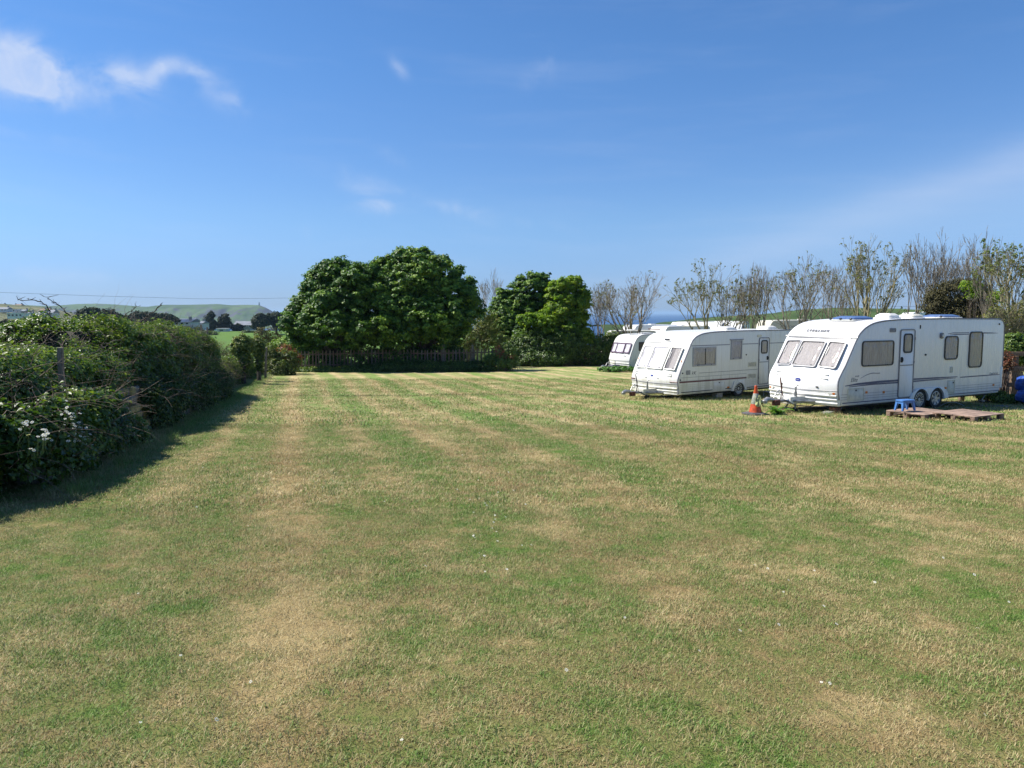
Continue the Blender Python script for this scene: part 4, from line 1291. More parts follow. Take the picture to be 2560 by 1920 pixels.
for t_ in (.8, 1.35):
    p = fb(t_, .52); slab(.09, .02, .006, 0, .012, front_frame(p, (.1, 0, 1), WB)).build('locker_catch', M['grey_rail'], root)
for t_ in (.10, 2.1):
    p = fb(t_, 1.12); slab(.03, .09, .01, 0, .02, front_frame(p, (.36, 0, .65), WB)).build('marker_lamp', M['amber'], root)
MB().tube([(fb(t_, .36)[0] - .004, t_, c + .36 + .02 * abs(t_ - 1.1)) for t_ in np.linspace(.02, WB - .02, 14)], .012, 6).build('locker_seam', M['grey_stripe'], root)
for t0_, t1_ in ((.02, .30), (WB - .25, WB - .02)):
    MB().tube([(fb(t_, .44)[0] - .002, t_, c + .44) for t_ in np.linspace(t0_, t1_, 6)], .02, 6).build('maroon_band', M['maroon'], root)
for zz in (.22, .12, .03):
    MB().tube([(fb(t_, zz)[0] - .008, t_, c + zz) for t_ in np.linspace(.05, WB - .05, 14)], .03, 8).build('bumper_rib', M['white_b'], root, 60)
hitch(root, WB, .62, False, box_mat=M['cream_plastic'], low=.27)
dome(root, 3.6, 1.1, 2.10 + c, .6, .6, .10, M['plastic'], M['plastic']); dome(root, 6.0, 1.1, 2.10 + c, .6, .6, .10, M['plastic'], M['plastic'], name='roof_vent')

# --- far caravan on the lawn ----------------------------------------------------
AX_C = (.86, .51); C_C0 = (7.52, 48.59); c = .25; WC = 2.15
root = place_root(C_C0, AX_C, -1.87 - c, 'touring_caravan', 'farthest and smallest caravan on the lawn, plum curtains in its wide front window', 'touring caravans parked on the lawn')
profC = [(0, 0), (-.06, .2), (-.10, .45), (-.02, .75), (.14, 1.15), (.30, 1.55), (.45, 1.80), (.72, 2.0), (1.1, 2.08), (2.2, 2.11), (4.6, 2.10), (4.9, 2.0), (5.0, 1.6), (5.0, .4), (4.9, 0)]
body, PC, NC = caravan_body(profC, WC, .14, c, M['white_c'], root)
rail_along(PC, NC, c, root, .012, .02, M['grey_rail'], 1, len(PC) - 2)
side_window(root, .62, 1.75, 1.05 + c, 1.62 + c, .06, M['seal'], M['curtain_dark'], .06, catches=False)
MB().box(.3, 4.8, -.012, 0, .48 + c, .50 + c).build('side_trim', M['mark'], root)
hatch(root, .35, .9, c + .10, c + .42, M['cream_plastic'])
arch(root, (2.6,), .33, .32, c, M['white_c'], .05, True, x0=2.1, x1=3.1, ztop=c + .38)
wheel(root, 2.6, .29, .285, -.01, 'trim')
def fc(t_, rel):
    pts_ = [(0, 0), (-.06, .2), (-.10, .45), (-.02, .75), (.14, 1.15), (.30, 1.55), (.45, 1.80)]
    x_ = np.interp(rel, [p[1] for p in pts_], [p[0] for p in pts_]); u = (t_ - WC / 2) / (WC / 2)
    return (x_ - (1 - u * u) * .14, t_, rel + c)
vC = (.16, 0, .4)
for t_, w_, rot in ((.42, .54, .10), (1.07, .86, 0), (1.72, .54, -.10)):
    p = fc(t_, 1.22)
    fr = front_window(root, (p[0] - .02, p[1], p[2]), vC, w_, .70, .05, M['purple'], M['curtain_white'], .07, rot=rot, folds=False)
MB().tube([(fc(t_, .42)[0] - .004, t_, c + .42) for t_ in np.linspace(.02, WC - .02, 12)], .014, 6).build('locker_seam', M['grey_stripe'], root)
for zz in (.26, .14, .04):
    MB().tube([(fc(t_, zz)[0] - .01, t_, c + zz) for t_ in np.linspace(.05, WC - .05, 12)], .035, 8).build('bumper_rib', M['white_c'], root, 60)
p = fc(.5, .72); ring(.2, .08, .02, .012, 0, .02, front_frame(p, (.2, 0, 1), WC)).build('grab_handle', M['frame_grey'], root)
p = fc(1.85, .85); slab(.03, .08, .01, 0, .02, front_frame(p, (.2, 0, 1), WC)).build('marker_lamp', M['amber'], root)
hitch(root, WC, .5, False, box_mat=M['grey_stripe'], low=.28)
MB().box(.2, 4.8, .3, 1.8, c - .06, c - .01).build('chassis', M['black'], root)
r3 = dome(root, 2.0, 1.0, 2.10 + c, .9, .6, .06, M['clear'], M['frame_grey'], clips=3)
a_ = MB().tube([(1.0, 1.3, 2.06 + c), (1.0, 1.3, 2.28 + c)], .025, 6).build('aerial_mast', M['plastic'], root)
MB().lathe([(.05, 0), (.28, .03), (.30, .07), (.22, .10), (.02, .12)], Matrix.Translation((1.0, 1.3, 2.28 + c)), 20).build('aerial_disc', M['plastic'], a_, 40)

# --- caravans and tents beyond the hedge ----------------------------------------
def far_caravan(px, y, ztop, L, W, H, yaw, mat, label, wins=(), name='static_caravan', group='caravans beyond the hedge', rear_lamp=False, front_slope=.35, txt=None):
    x = xat(px, y); gg = ztop - H
    root = empty(name, (x, y, gg), R(yaw), label, 'caravan', group)
    cl = .35
    prof = [(0, 0), (-.03, .5), (.05, .9), (front_slope, H * .62 - cl * .4), (front_slope + .15, H - cl - .22), (front_slope + .5, H - cl - .03), (L * .5, H - cl), (L - .4, H - cl - .02), (L - .08, H - cl - .2), (L, H * .4), (L - .02, 0)]
    caravan_body(prof, W, .06, cl, mat, root)
    for (a, b, zz, hh) in wins:
        s_ = slab(b - a, hh, .06, 0, .03, side_frame((a + b) / 2, zz)).build('window', M['seal'], root)
        slab((b - a) * .86, hh * .8, .05, .03, .036, side_frame((a + b) / 2, zz)).build('pane', M['glass'], s_)
    MB().box(.3, L - .3, .2, W - .2, cl - .1, cl).box(L * .45, L * .55, .02, .2, 0, cl).box(L * .45, L * .55, W - .2, W - .02, 0, cl).build('chassis', M['black'], root)
    if rear_lamp:
        MB().box(-.06, 0, .3, W - .3, H - .34, H - .26).build('high_level_lamp', M['rust'], root)
    if txt:
        text_obj('lettering', txt, .26, side_frame(1.3, H - .62, -.001), M['mark'], root, .1)
    MB().box(L * .5, L * .5 + .6, W * .35, W * .35 + .5, H - .02, H + .07).build('rooflight', M['plastic'], root)
    return root


G = 'caravans beyond the hedge'
far_caravan(1511, 66, zat(826, 66), 4.6, 2.1, 2.35, 2, M['cream_bg'], 'old caravan with grey shaded side, seen left of the farthest lawn caravan roof', [(1.1, 2.0, 1.45, .5)])
far_caravan(1578, 74, zat(812, 74), 5.6, 2.2, 2.5, 25, M['white_bg'], 'white caravan behind the forked bare tree, over the farthest lawn caravan', [(1.0, 2.2, 1.5, .55)])
far_caravan(1655, 70, zat(815, 70), 6.0, 2.2, 2.5, 30, M['white_bg'], 'white caravan with a red lamp on its top edge, above the middle caravan roof', [(1.2, 2.4, 1.5, .6)], rear_lamp=True)
far_caravan(1702, 84, zat(804, 84), 5.2, 2.2, 2.5, 20, M['cream_bg'], 'white caravan top showing just left of the olive-leaved tree trunk', [(1.2, 2.4, 1.5, .6)])
far_caravan(1765, 88, zat(803, 88), 5.6, 2.2, 2.5, 15, M['white_bg'], 'white caravan roof directly behind the olive-leaved tree trunk', [(1.2, 2.4, 1.5, .6)])
far_caravan(1913, 62, zat(800, 62), 7.2, 2.2, 2.6, 12, M['cream_bg'], 'cream caravan with dark name lettering high on its side', [(1.2, 2.0, 1.5, .5), (3.2, 4.2, 1.5, .5)], txt='HURRICANE')
far_caravan(2440, 50, zat(800, 50), 5.0, 2.2, 2.6, 20, M['cream_bg'], 'white caravan roof showing over the rear end of the near caravan', [(1.2, 2.4, 1.5, .6)])
far_caravan(2596, 33, zat(764, 33), 6.2, 2.2, 2.75, 4, M['white_bg'], 'white caravan behind branches at the right edge of the field', [(1.4, 2.2, 1.7, .7)])
far_caravan(2268, 92, zat(780, 92), 5.0, 2.2, 2.5, 5, M['white_bg'], 'tiny far caravan on the slope, between two bare trees above the near roof', [(1.2, 2.4, 1.5, .6)])

# ridge tents / awnings: white fly sheet with blue end
def tent(px, y, ztop, w, d, h, yaw, label):
    x = xat(px, y); root = empty('frame_tent', (x, y, ztop - h), R(yaw), label, 'tent', 'tents beyond the hedge')
    hw = w / 2
    MB().add([(-hw, -.02, h * .55), (0, -.02, h * .60), (0, 0, h), (-.0, d, h), (-hw, d, h * .55), (hw, -.02, h * .55), (hw, d, h * .55), (-hw, -.06, h * .52), (hw, -.06, h * .52)],
             [(0, 2, 3, 4), (2, 5, 6, 3), (7, 0, 4), (8, 5, 6)]).build('roof_sheet', M['white_bg'], root, 20)
    MB().add([(-hw, 0, 0), (hw, 0, 0), (hw, 0, h * .55), (0, 0, h * .985), (-hw, 0, h * .55), (-hw, d, 0), (hw, d, 0), (hw, d, h * .55), (0, d, h * .985), (-hw, d, h * .55)],
             [(0, 1, 2, 3, 4), (9, 8, 7, 6, 5), (1, 6, 7, 2), (5, 0, 4, 9)]).build('wall_sheet', M['tarp'], root, 20)
    return root
tent(1808, 78, zat(806, 78), 5.0, 5.5, 2.6, 55, 'white-roofed tent with a blue end wall, right of the olive-leaved tree')
tent(1856, 82, zat(803, 82), 2.4, 3.0, 2.5, 60, 'smaller tent with blue end wall, close behind the pair of bare trunks')
x_ = xat(1731, 68); pr = empty('garden_parasol', (x_, 68, zat(826, 68) - 1.6), 0, 'small cream parasol open above the middle caravan roof', 'parasol')
MB().lathe([(.02, 2.18), (.5, 2.12), (1.0, 1.98), (.98, 1.95), (.5, 2.06), (.02, 2.1)], None, 8).build('canopy', M['cream_plastic'], pr, 20)
MB().tube([(0, 0, 0), (0, 0, 2.15)], .03, 8).build('pole', M['post_wood'], pr)
# ------------------------------------------------------------------ hedge on the left
def hx_(y): return -3.75 - .252 * np.asarray(y, dtype=float)       # foot of the hedge
HDIR = norm(np.array([[-.252, 1.0, 0]]))[0]; HOUT = np.array([HDIR[1], -HDIR[0], 0])   # outwards = towards the lawn


def bank(name, y0, y1, hfun, width, mat, label, nclump, per, cr, leaf, seed, cat='hedge', inner=0.0, lean=.35, stems=600, core=True, corefac=.80, vb=.5, stem_len=.8, path=None, up=.55, lobe=.5, stemmat='bramble_stem', group=None):
    """mass of foliage along the hedge line between y0 and y1"""
    rs = np.random.default_rng(seed)
    pf = path or (lambda yy: (hx_(yy), yy, HOUT))
    ym = (y0 + y1) / 2; X0, Y0_, _ = pf(np.array([ym])); X0 = float(np.atleast_1d(X0)[0]); Y0 = float(np.atleast_1d(Y0_)[0]); Z0 = g1(X0, Y0)
    root = empty(name, (X0, Y0, Z0), 0, label, cat, group)
    def surf(t, a, rad, nz=True):
        """t along, a angle 0 (lawn side foot) .. pi (far side)"""
        yy = y0 + (y1 - y0) * t
        x, y, o = pf(yy)
        h = hfun(yy)
        ca, sa = np.cos(a), np.sin(a)
        end = np.clip(np.minimum(t, 1 - t) * (y1 - y0) / .7, 0, 1) ** .5
        lean_ = lean * np.sin(a) * np.clip(ca + .3, 0, 1)
        off = -width * .5 + (width * .5) * np.sign(ca) * np.abs(ca) ** .55 + lean_
        hh = h * sa ** .62
        P = np.stack([x + o[0] * off, y + o[1] * off, hh * 1.0], -1)
        if nz:
            q = P * 1.1 + seed
            n1 = fbm(q, seed, 3) - .45
            d = np.stack([o[0] * ca, o[1] * ca, sa * .8], -1)
            P = P + d * (n1[:, None] * lobe * 1.7)
        cx = np.stack([x - o[0] * width * .5, y - o[1] * width * .5, h * .35], -1)
        P = cx + (P - cx) * (rad * (.55 + .45 * end))[:, None]
        gz_ = gz(P[:, 0], P[:, 1])
        P[:, 2] = np.maximum(P[:, 2], .04) + gz_
        return P, norm(P - np.stack([cx[:, 0], cx[:, 1], cx[:, 2] + gz_], -1))
    t = rs.uniform(0, 1, nclump); a = rs.uniform(.0, 2.6, nclump) ** 1.0
    rad = 1 - .38 * rs.uniform(0, 1, nclump) ** 2
    C, out = surf(t, a, rad)
    # fewer leaves where twigs show
    bare = fbm(C * .9 + 40, seed + 3, 2)
    keep = (bare < .56) | (rs.uniform(0, 1, nclump) < .4) | (out[:, 2] > .75)
    C, out = C[keep], out[keep]
    P, N, S, V = clump_leaves(C, out, per, cr, leaf, up=up, vb=vb)
    V = V + (fbm(P * .6, seed + 7, 3) - .45) * .7
    loc = np.array([X0, Y0, Z0])
    leafmesh('foliage', P - loc, N, S, V, M[mat], root, ar=.72)
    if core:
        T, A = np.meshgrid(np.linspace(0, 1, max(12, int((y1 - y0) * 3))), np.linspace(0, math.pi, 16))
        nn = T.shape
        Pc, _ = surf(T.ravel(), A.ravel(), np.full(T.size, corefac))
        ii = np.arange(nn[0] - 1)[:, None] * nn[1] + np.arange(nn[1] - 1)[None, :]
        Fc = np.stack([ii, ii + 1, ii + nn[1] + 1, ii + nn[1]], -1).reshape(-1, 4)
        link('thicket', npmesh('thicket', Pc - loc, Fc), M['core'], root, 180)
    if stems:
        t = rs.uniform(0, 1, stems); a = rs.uniform(.1, 2.2, stems); rad = rs.uniform(.78, 1.02, stems)
        C, out = surf(t, a, rad)
        A_, B_, ra, rb = [], [], [], []
        d = norm(out * .3 + rs.normal(size=(stems, 3)) * np.array([.8, .8, .5]) + np.array([0, 0, .25]))
        p = C; r_ = rs.uniform(.0022, .0058, stems)
        for i in range(4):
            d = norm(d + rs.normal(size=(stems, 3)) * .22 - np.array([0, 0, .16]))
            q = p + d * (stem_len * rs.uniform(.15, .32, (stems, 1)))
            A_.append(p); B_.append(q); ra.append(r_ * (1 - .2 * i)); rb.append(r_ * (.8 - .2 * i)); p = q
        segmesh('stems', np.concatenate(A_) - loc, np.concatenate(B_) - loc, np.concatenate(ra), np.concatenate(rb), M[stemmat], root, 3)
    return root, surf


def h_main(yy):
    return np.interp(yy, [10.5, 12, 13.3, 14.0, 14.7, 15.3, 18, 21, 24, 27, 28.8], [1.45, 1.6, 1.65, 1.35, 1.95, 2.3, 2.1, 2.3, 2.35, 2.2, 2.0])
hedge, _ = bank('bramble_hedge', 10.5, 28.8, h_main, 2.6, 'bramble', 'tall tangled bramble hedge on a stone wall, along the left of the lawn', 9000, 26, .16, .070, 3, lean=.55, stems=2200, vb=.6, stem_len=.75)
bank('bramble_bush', 7.2, 10.7, lambda y: np.interp(y, [7.2, 8.5, 10, 10.7], [1.45, 1.4, 1.4, 1.2]), 2.3, 'bramble', 'bramble bush at the left edge, nearest the camera, with bare arching stems', 2600, 26, .16, .070, 5, cat='bush', lean=.4, stems=420, vb=.5, stem_len=.8)
bank('bramble_bush', 6.4, 7.6, lambda y: 1.1 + 0 * y, 2.0, 'bramble', 'continuation of the bramble growth just out of the left edge', 300, 20, .2, .085, 6, cat='bush', stems=100)
# lower growth farther along
bank('low_hedge', 28.2, 38.5, lambda y: np.interp(y, [28.2, 29.5, 33, 38], [1.3, 1.1, .95, 1.0]), 1.6, 'shrub', 'low weedy hedge between the tall brambles and the ivy-clad stumps', 1500, 28, .22, .09, 8, lean=.1, stems=500, vb=.35)
bank('low_hedge', 38.0, 46.3, lambda y: np.interp(y, [38, 41, 46.3], [1.05, 1.0, 1.1]), 1.6, 'bramble', 'low leafy hedge beside the far left corner of the lawn', 1300, 28, .25, .11, 9, lean=.1, stems=300, vb=.5)
# arching stems against the sky
def cane(px, py, pts, y, r, label, par=None):
    P = [aty(a, b, y) for a, b in pts]
    b0 = P[0]
    Q = []
    for i in range(len(P) - 1):
        for t_ in (0, .25, .5, .75): Q.append(P[i].lerp(P[i + 1], t_))
    Q.append(P[-1]); rs = random.Random(int(px))
    Q = [q + Vector((rs.gauss(0, .008), rs.gauss(0, .03), rs.gauss(0, .008))) for q in Q]
    Q = [q - hedge.location for q in Q]
    n = len(Q)
    mb = MB().tube(Q, [r * (1 - .75 * i / n) for i in range(n)], 5)
    for i in range(2, n, 2):
        mb.tube([Q[i], Q[i] + Vector((rs.gauss(0, .05), rs.gauss(0, .05), rs.uniform(.01, .06)))], [r * .5, r * .2], 4)
    return mb.build('cane', M['dark_bark'], hedge)
cane(1, 0, [(135, 800), (120, 770), (100, 755), (80, 749), (55, 751), (40, 749)], 11.6, .011, '')
cane(2, 0, [(175, 790), (160, 772), (140, 757), (125, 748), (110, 738)], 12.0, .011, '')
cane(3, 0, [(350, 805), (370, 788), (390, 776), (400, 765), (408, 757)], 17.0, .016, '')
cane(4, 0, [(300, 800), (322, 780), (335, 770), (350, 766)], 15.8, .010, '')
cane(5, 0, [(325, 790), (332, 775), (340, 762)], 16.2, .008, '')
cane(6, 0, [(235, 795), (248, 783), (258, 773)], 13.8, .009, '')
cane(7, 0, [(130, 828), (110, 820), (92, 813), (78, 808)], 11.2, .010, '')
cane(8, 0, [(440, 860), (436, 845), (420, 828), (405, 815)], 19.5, .014, '')
cane(9, 0, [(100, 1002), (125, 990), (150, 982), (172, 980), (188, 968)], 10.4, .010, '')
cane(10, 0, [(5, 935), (25, 938), (38, 955), (42, 975), (36, 995)], 8.6, .012, '')
cane(11, 0, [(60, 950), (72, 962), (80, 985)], 8.9, .009, '')
cane(12, 0, [(190, 905), (230, 885), (255, 868), (280, 855), (305, 845)], 13.0, .012, '')
cane(13, 0, [(180, 930), (215, 893), (245, 885), (262, 872)], 13.0, .011, '')
cane(14, 0, [(345, 872), (380, 858), (400, 848), (430, 855)], 17.5, .012, '')

# dry-stone wall under the brambles
wy0, wy1 = 9.0, 27.0
wm = (wy0 + wy1) / 2; W0 = Vector((float(hx_(wm)), wm, g1(float(hx_(wm)), wm)))
wall = empty('stone_wall', W0, 0, 'low lichened dry-stone wall at the foot of the bramble hedge', 'wall')
rs_ = np.random.default_rng(12)
stone_meshes = []
for k in range(7):
    bm = bmesh.new(); bmesh.ops.create_cube(bm, size=1)
    bmesh.ops.bevel(bm, geom=bm.edges[:], offset=.10, segments=1, affect='EDGES')
    for v in bm.verts: v.co += Vector(rs_.normal(0, .035, 3))
    me = bpy.data.meshes.new('stone'); bm.to_mesh(me); bm.free(); me.shade_smooth(); me.set_sharp_from_angle(angle=R(40))
    me.materials.append(M['stone_y'] if k in (1, 4) else M['stone']); stone_meshes.append(me)
heap = MB(); cnt = 0
HANG = math.atan2(HDIR[1], HDIR[0])
for row in range(6):
    s_ = wy0
    zt = sum([.16, .15, .17, .15, .16, .15][:row])
    while s_ < wy1:
        ln = float(rs_.uniform(.16, .38)); hgt = [.16, .15, .17, .15, .16, .15][row]
        y_ = s_ + ln / 2 * .97; x_ = float(hx_(y_)) + .30 - row * .02 + float(rs_.normal(0, .018)); zz = bumpz(x_, y_) + zt + hgt / 2 - .03
        if 12.2 < s_ < 20.5:
            o = bpy.data.objects.new('stone', stone_meshes[int(rs_.integers(0, 7))]); COL.objects.link(o); o.parent = wall
            o.location = Vector((x_, y_, zz)) - W0; o.scale = (ln * .97, .30, hgt * .95)
            o.rotation_euler = (float(rs_.normal(0, .03)), float(rs_.normal(0, .04)), HANG + float(rs_.normal(0, .04))); cnt += 1
        else:
            ca_, sa_ = math.cos(HANG), math.sin(HANG)
            v, f = MB._rbox(-ln * .48, ln * .48, -.15, .15, -hgt * .47, hgt * .47, .02) if False else ([(sx * ln * .48, sy * .15, sz * hgt * .47) for sz in (-1, 1) for sy in (-1, 1) for sx in (-1, 1)], [(0, 2, 3, 1), (4, 5, 7, 6), (0, 1, 5, 4), (2, 6, 7, 3), (0, 4, 6, 2), (1, 3, 7, 5)])
            heap.add([(p[0] * ca_ - p[1] * sa_ + x_ - W0.x + float(rs_.normal(0, .01)), p[0] * sa_ + p[1] * ca_ + y_ - W0.y, p[2] + zz - W0.z) for p in v], f)
        s_ += ln
heap.build('stonework', M['stone'], wall)['kind'] = 'stuff'
# ivy and weeds hanging over part of the wall
bank('wall_weeds', 12.2, 13.1, lambda y: .35 + 0 * y, .5, 'bramble', 'short weeds at the wall foot under the yellow stones', 60, 18, .12, .06, 14, cat='weeds', lean=.0, stems=0, core=False, path=lambda yy: (hx_(yy) + .75, yy, HOUT))
bank('wall_ivy', 14.4, 27.0, lambda y: .95 + 0 * y, .7, 'ivy', 'dark ivy and grass hanging over the stone wall face', 1500, 24, .16, .07, 15, cat='ivy', lean=.0, stems=300, core=False, vb=.3, path=lambda yy: (hx_(yy) + .72, yy, HOUT))
bank('wall_ivy', 8.0, 12.4, lambda y: 1.0 + 0 * y, .8, 'bramble', 'leafy growth over the wall among the tall white daisies', 800, 24, .16, .075, 16, cat='ivy', lean=.0, stems=200, core=False, vb=.4, path=lambda yy: (hx_(yy) + .75, yy, HOUT))

# ox-eye daisies
def daisies(name, label, pts, parent_loc, size, up=True, cat='flowers', stem=True):
    root = empty(name, parent_loc, 0, label, cat)
    mb = MB(); ce = MB(); sm = MB(); rs = random.Random(4)
    for (x, y, z, g_) in pts:
        n = Vector((rs.gauss(.25, .3), rs.gauss(-.35, .3), 1)).normalized()
        a = n.orthogonal().normalized(); b = n.cross(a); s_ = size * rs.uniform(.75, 1.2); p = Vector((x, y, z)) - Vector(parent_loc)
        k = 9
        for i in range(k):
            t = 2 * math.pi * i / k + rs.random() * .3; d = a * math.cos(t) + b * math.sin(t); w = n.cross(d)
            mb.add([p + d * s_ * .2, p + d * s_ * .7 + w * s_ * .22 + n * s_ * .05, p + d * s_ - n * s_ * .05, p + d * s_ * .7 - w * s_ * .22 + n * s_ * .05], [(0, 1, 2, 3)])
        ce.add([p + (a * math.cos(q) + b * math.sin(q)) * s_ * .24 + n * s_ * .06 for q in [2 * math.pi * j / 6 for j in range(6)]] + [p + n * s_ * .14], [(j, (j + 1) % 6, 6) for j in range(6)])
        if stem:
            dn = min(.22, z - g_); bx, by = rs.gauss(-.08, .06), rs.gauss(.05, .06); sm.tube([p - n * .004, p + Vector((bx * .3, by * .3, -dn * .5)), p + Vector((bx, by, -dn))], .0022, 3, False)
    me = mb.mesh('petals'); at_ = me.attributes.new('var', 'FLOAT', 'POINT'); at_.data.foreach_set('value', np.full(len(me.vertices), .6, dtype=np.float32))
    o = link('petals', me, M['petal'], root); o['kind'] = 'stuff'
    o = link('flower_centres', ce.mesh(), M['daisy'], root); o['kind'] = 'stuff'
    if stem:
        o = link('flower_stems', sm.mesh(), M['dock_stem'], root); o['kind'] = 'stuff'
    return root
M['daisy'] = pmat('daisy_yellow', (.55, .36, .03), .8)
M['dock_stem'] = pmat('green_stem', (.09, .15, .04), .7)
rs = random.Random(9)
pts = []
for (a, b, n, sx, sy) in ((112, 1088, 18, 18, 14), (172, 1035, 12, 8, 14), (180, 1050, 9, 14, 8), (205, 1070, 9, 12, 10), (218, 1098, 10, 8, 16), (70, 1064, 6, 14, 6), (185, 1100, 5, 12, 10), (75, 1125, 2, 4, 4)):
    for i in range(n):
        px_, py_ = rs.gauss(a, sx), rs.gauss(b, sy); y_ = 2.86 / ((1280 - px_) / 1923 - .252) + rs.uniform(-.15, .15)
        p = aty(px_, py_, y_)
        if p.z > g1(p.x, p.y) + .08: pts.append((p.x, p.y, p.z, g1(p.x, p.y)))
daisies('oxeye_daisies', 'drift of tall white daisies at the foot of the bramble hedge', pts, (-4.9, 8.6, g1(-4.9, 8.6)), .021)

# wooden posts in the hedge
def post(px, y, pytop, w, lean, label, h=None):
    x = xat(px, y); gg = g1(x, y); zt = zat(pytop, y)
    o = MB().box(-w / 2, w / 2, -w / 2, w / 2, -.1, zt - gg, .012).build('wooden_post', M['post_wood'], None)
    o.location = (x, y, gg); o.rotation_euler = (R(lean), R(lean * .7), R(12)); tag(o, label, 'post', 'posts in the hedge line'); return o
post(146, 10.75, 868, .07, 2, 'grey wooden post sticking out of the brambles near the daisies')
post(503, 32, 812, .07, 1, 'slim dark post, left of the two standing against the green field')
post(521, 31, 818, .06, -1, 'slim pale post, right of the two standing against the green field')
post(661, 40, 868, .11, 5, 'leaning pale post between the ivy stumps and the orange-leaved bush')
post(721, 52, 826, .07, 0, 'thin dark post on the green field, right of the wind-bent pine')

# ivy-clad stumps
def ivy_stump(px, y, pytop, w, label, n=420):
    k = y / F; x = xat(px, y); gg = g1(x, y); h = zat(pytop, y) - gg
    root = empty('ivy_stump', (x, y, gg), 0, label, 'tree stump', 'ivy-clad stumps')
    MB().tube([(0, 0, -.1), (.03, 0, h * .5), (-.03, .02, h * .92)], [.12, .10, .08], 8).build('trunk', M['dark_bark'], root)
    L = [(0, 0, h * .78, w, w * .8, h * .22), (w * .1, 0, h * .5, w * .55, w * .5, h * .3)]
    C, d = crown_pts(L, n, .5)
    P, N, S, V = clump_leaves(C, d, 12, .12, .10, up=.35, vb=.55)
    leafmesh('ivy', P, N, S, V + (P[:, 2] / h - .6) * .6, M['ivy'], root, ar=.9)
ivy_stump(606, 36, 838, .52, 'broader ivy-clad stump, left one of the pair at the end of the hedge')
ivy_stump(645, 38, 843, .34, 'narrower ivy-clad stump, right one of the pair at the end of the hedge', 260)

# bushes round the far left corner
def bush(name, px, y, lobes, mat, label, ncl, per=26, cr=.2, size=.10, stems=0, vb=.5, cat='bush', deep=.5, up=.5, stemmat='bramble_stem', spread=.9):
    k = y / F; x = xat(px, y); gg = g1(x, y); root = empty(name, (x, y, gg), 0, label, cat)
    L = []
    for (a, b, rx, rz, dy) in lobes:
        c = aty(a, b, y + dy); L.append((c.x - x, dy, c.z - gg, rx * k, max(rx * k * .6, .3), rz * k))
    C, d = crown_pts(L, ncl, deep); C[:, 2] = np.maximum(C[:, 2], .08)
    P, N, S, V = clump_leaves(C, d, per, cr, size, up=up, vb=vb)
    P[:, 2] = np.maximum(P[:, 2], .02)
    leafmesh('foliage', P, N, S, V, M[mat], root, ar=.75)
    C2, d2 = crown_pts([(l[0], l[1], l[2], l[3] * .8, l[4] * .8, l[5] * .8) for l in L], max(60, ncl // 3), .9); C2[:, 2] = np.maximum(C2[:, 2], .05)
    n = max(40, stems)
    A_, B_, ra, rb = [], [], [], []
    b0 = np.stack([rng.normal(0, 1, n) * L[0][3] * .45, rng.normal(0, .1, n), np.zeros(n)], -1); tgt = C2[rng.integers(0, len(C2), n)] * 1.06
    p = b0
    for i in range(4):
        q = b0 + (tgt - b0) * ((i + 1) / 4) ** np.array([1.2, 1.2, .85]) + rng.normal(0, .04, (n, 3))
        A_.append(p); B_.append(q); ra.append(np.full(n, .016 - .003 * i)); rb.append(np.full(n, .013 - .003 * i)); p = q
    segmesh('stems', np.concatenate(A_), np.concatenate(B_), np.concatenate(ra), np.concatenate(rb), M[stemmat], root, 3)
    return root
bush('shrub', 690, 44, [(690, 935, 45, 38, 0), (672, 900, 30, 40, .5), (715, 905, 34, 30, .5)], 'shrub', 'mixed shrub with orange-tinted shoots at the left end of the picket fence', 420, vb=.45)
bush('red_leaved_bush', 700, 46, [(712, 885, 26, 22, 0), (735, 900, 20, 20, 0)], 'redleaf', 'red-tinted shoots in front of the left end of the picket fence', 120, 14)
bush('green_shrub', 745, 53, [(730, 865, 45, 22, 0), (770, 858, 40, 18, 0), (700, 870, 24, 18, 0), (800, 872, 40, 22, 0)], 'sycamore', 'bright green leafy shrub behind the left end of the picket fence', 420, 26, .25, .13, vb=.75)
bush('low_bush', 785, 48.2, [(760, 931, 45, 12, 0), (815, 930, 50, 13, 0), (870, 929, 40, 12, 0)], 'bramble', 'low glossy bush in front of the picket fence, left part', 520, 24, .17, .09, vb=.6)
bush('shaded_hedge', 990, 48.5, [(910, 924, 60, 13, 0), (980, 920, 70, 17, 0), (1060, 918, 70, 15, 0), (1130, 917, 60, 14, 0), (1190, 918, 50, 14, 0)], 'bramble', 'long dark hedge in the shade in front of the picket fence', 1300, 24, .2, .09, vb=.25, cat='hedge')  # low vb puts the shade of the trees into the leaf colour
bush('undergrowth', 900, 50.7, [(800, 905, 60, 24, 0), (900, 895, 80, 26, 0), (1010, 890, 80, 26, 0), (1110, 885, 60, 22, .5)], 'sycamore', 'dark undergrowth added behind the picket fence beneath the big sycamores', 700, 20, .3, .15, vb=.2, cat='undergrowth')  # bush row added with dark leaf colour so the fence gaps read dark
bush('rose_bush', 1255, 48.5, [(1250, 905, 45, 24, 0), (1270, 882, 22, 22, 0)], 'bramble', 'rounded rose bush with red shoots at the right end of the picket fence', 420, 24, .18, .09, vb=.6)
bush('red_shoots', 1258, 48.2, [(1248, 880, 12, 16, 0), (1275, 893, 12, 8, 0)], 'redleaf', 'red young shoots on top of the rounded rose bush', 36, 10, .14, .08, vb=.5, cat='shoots')

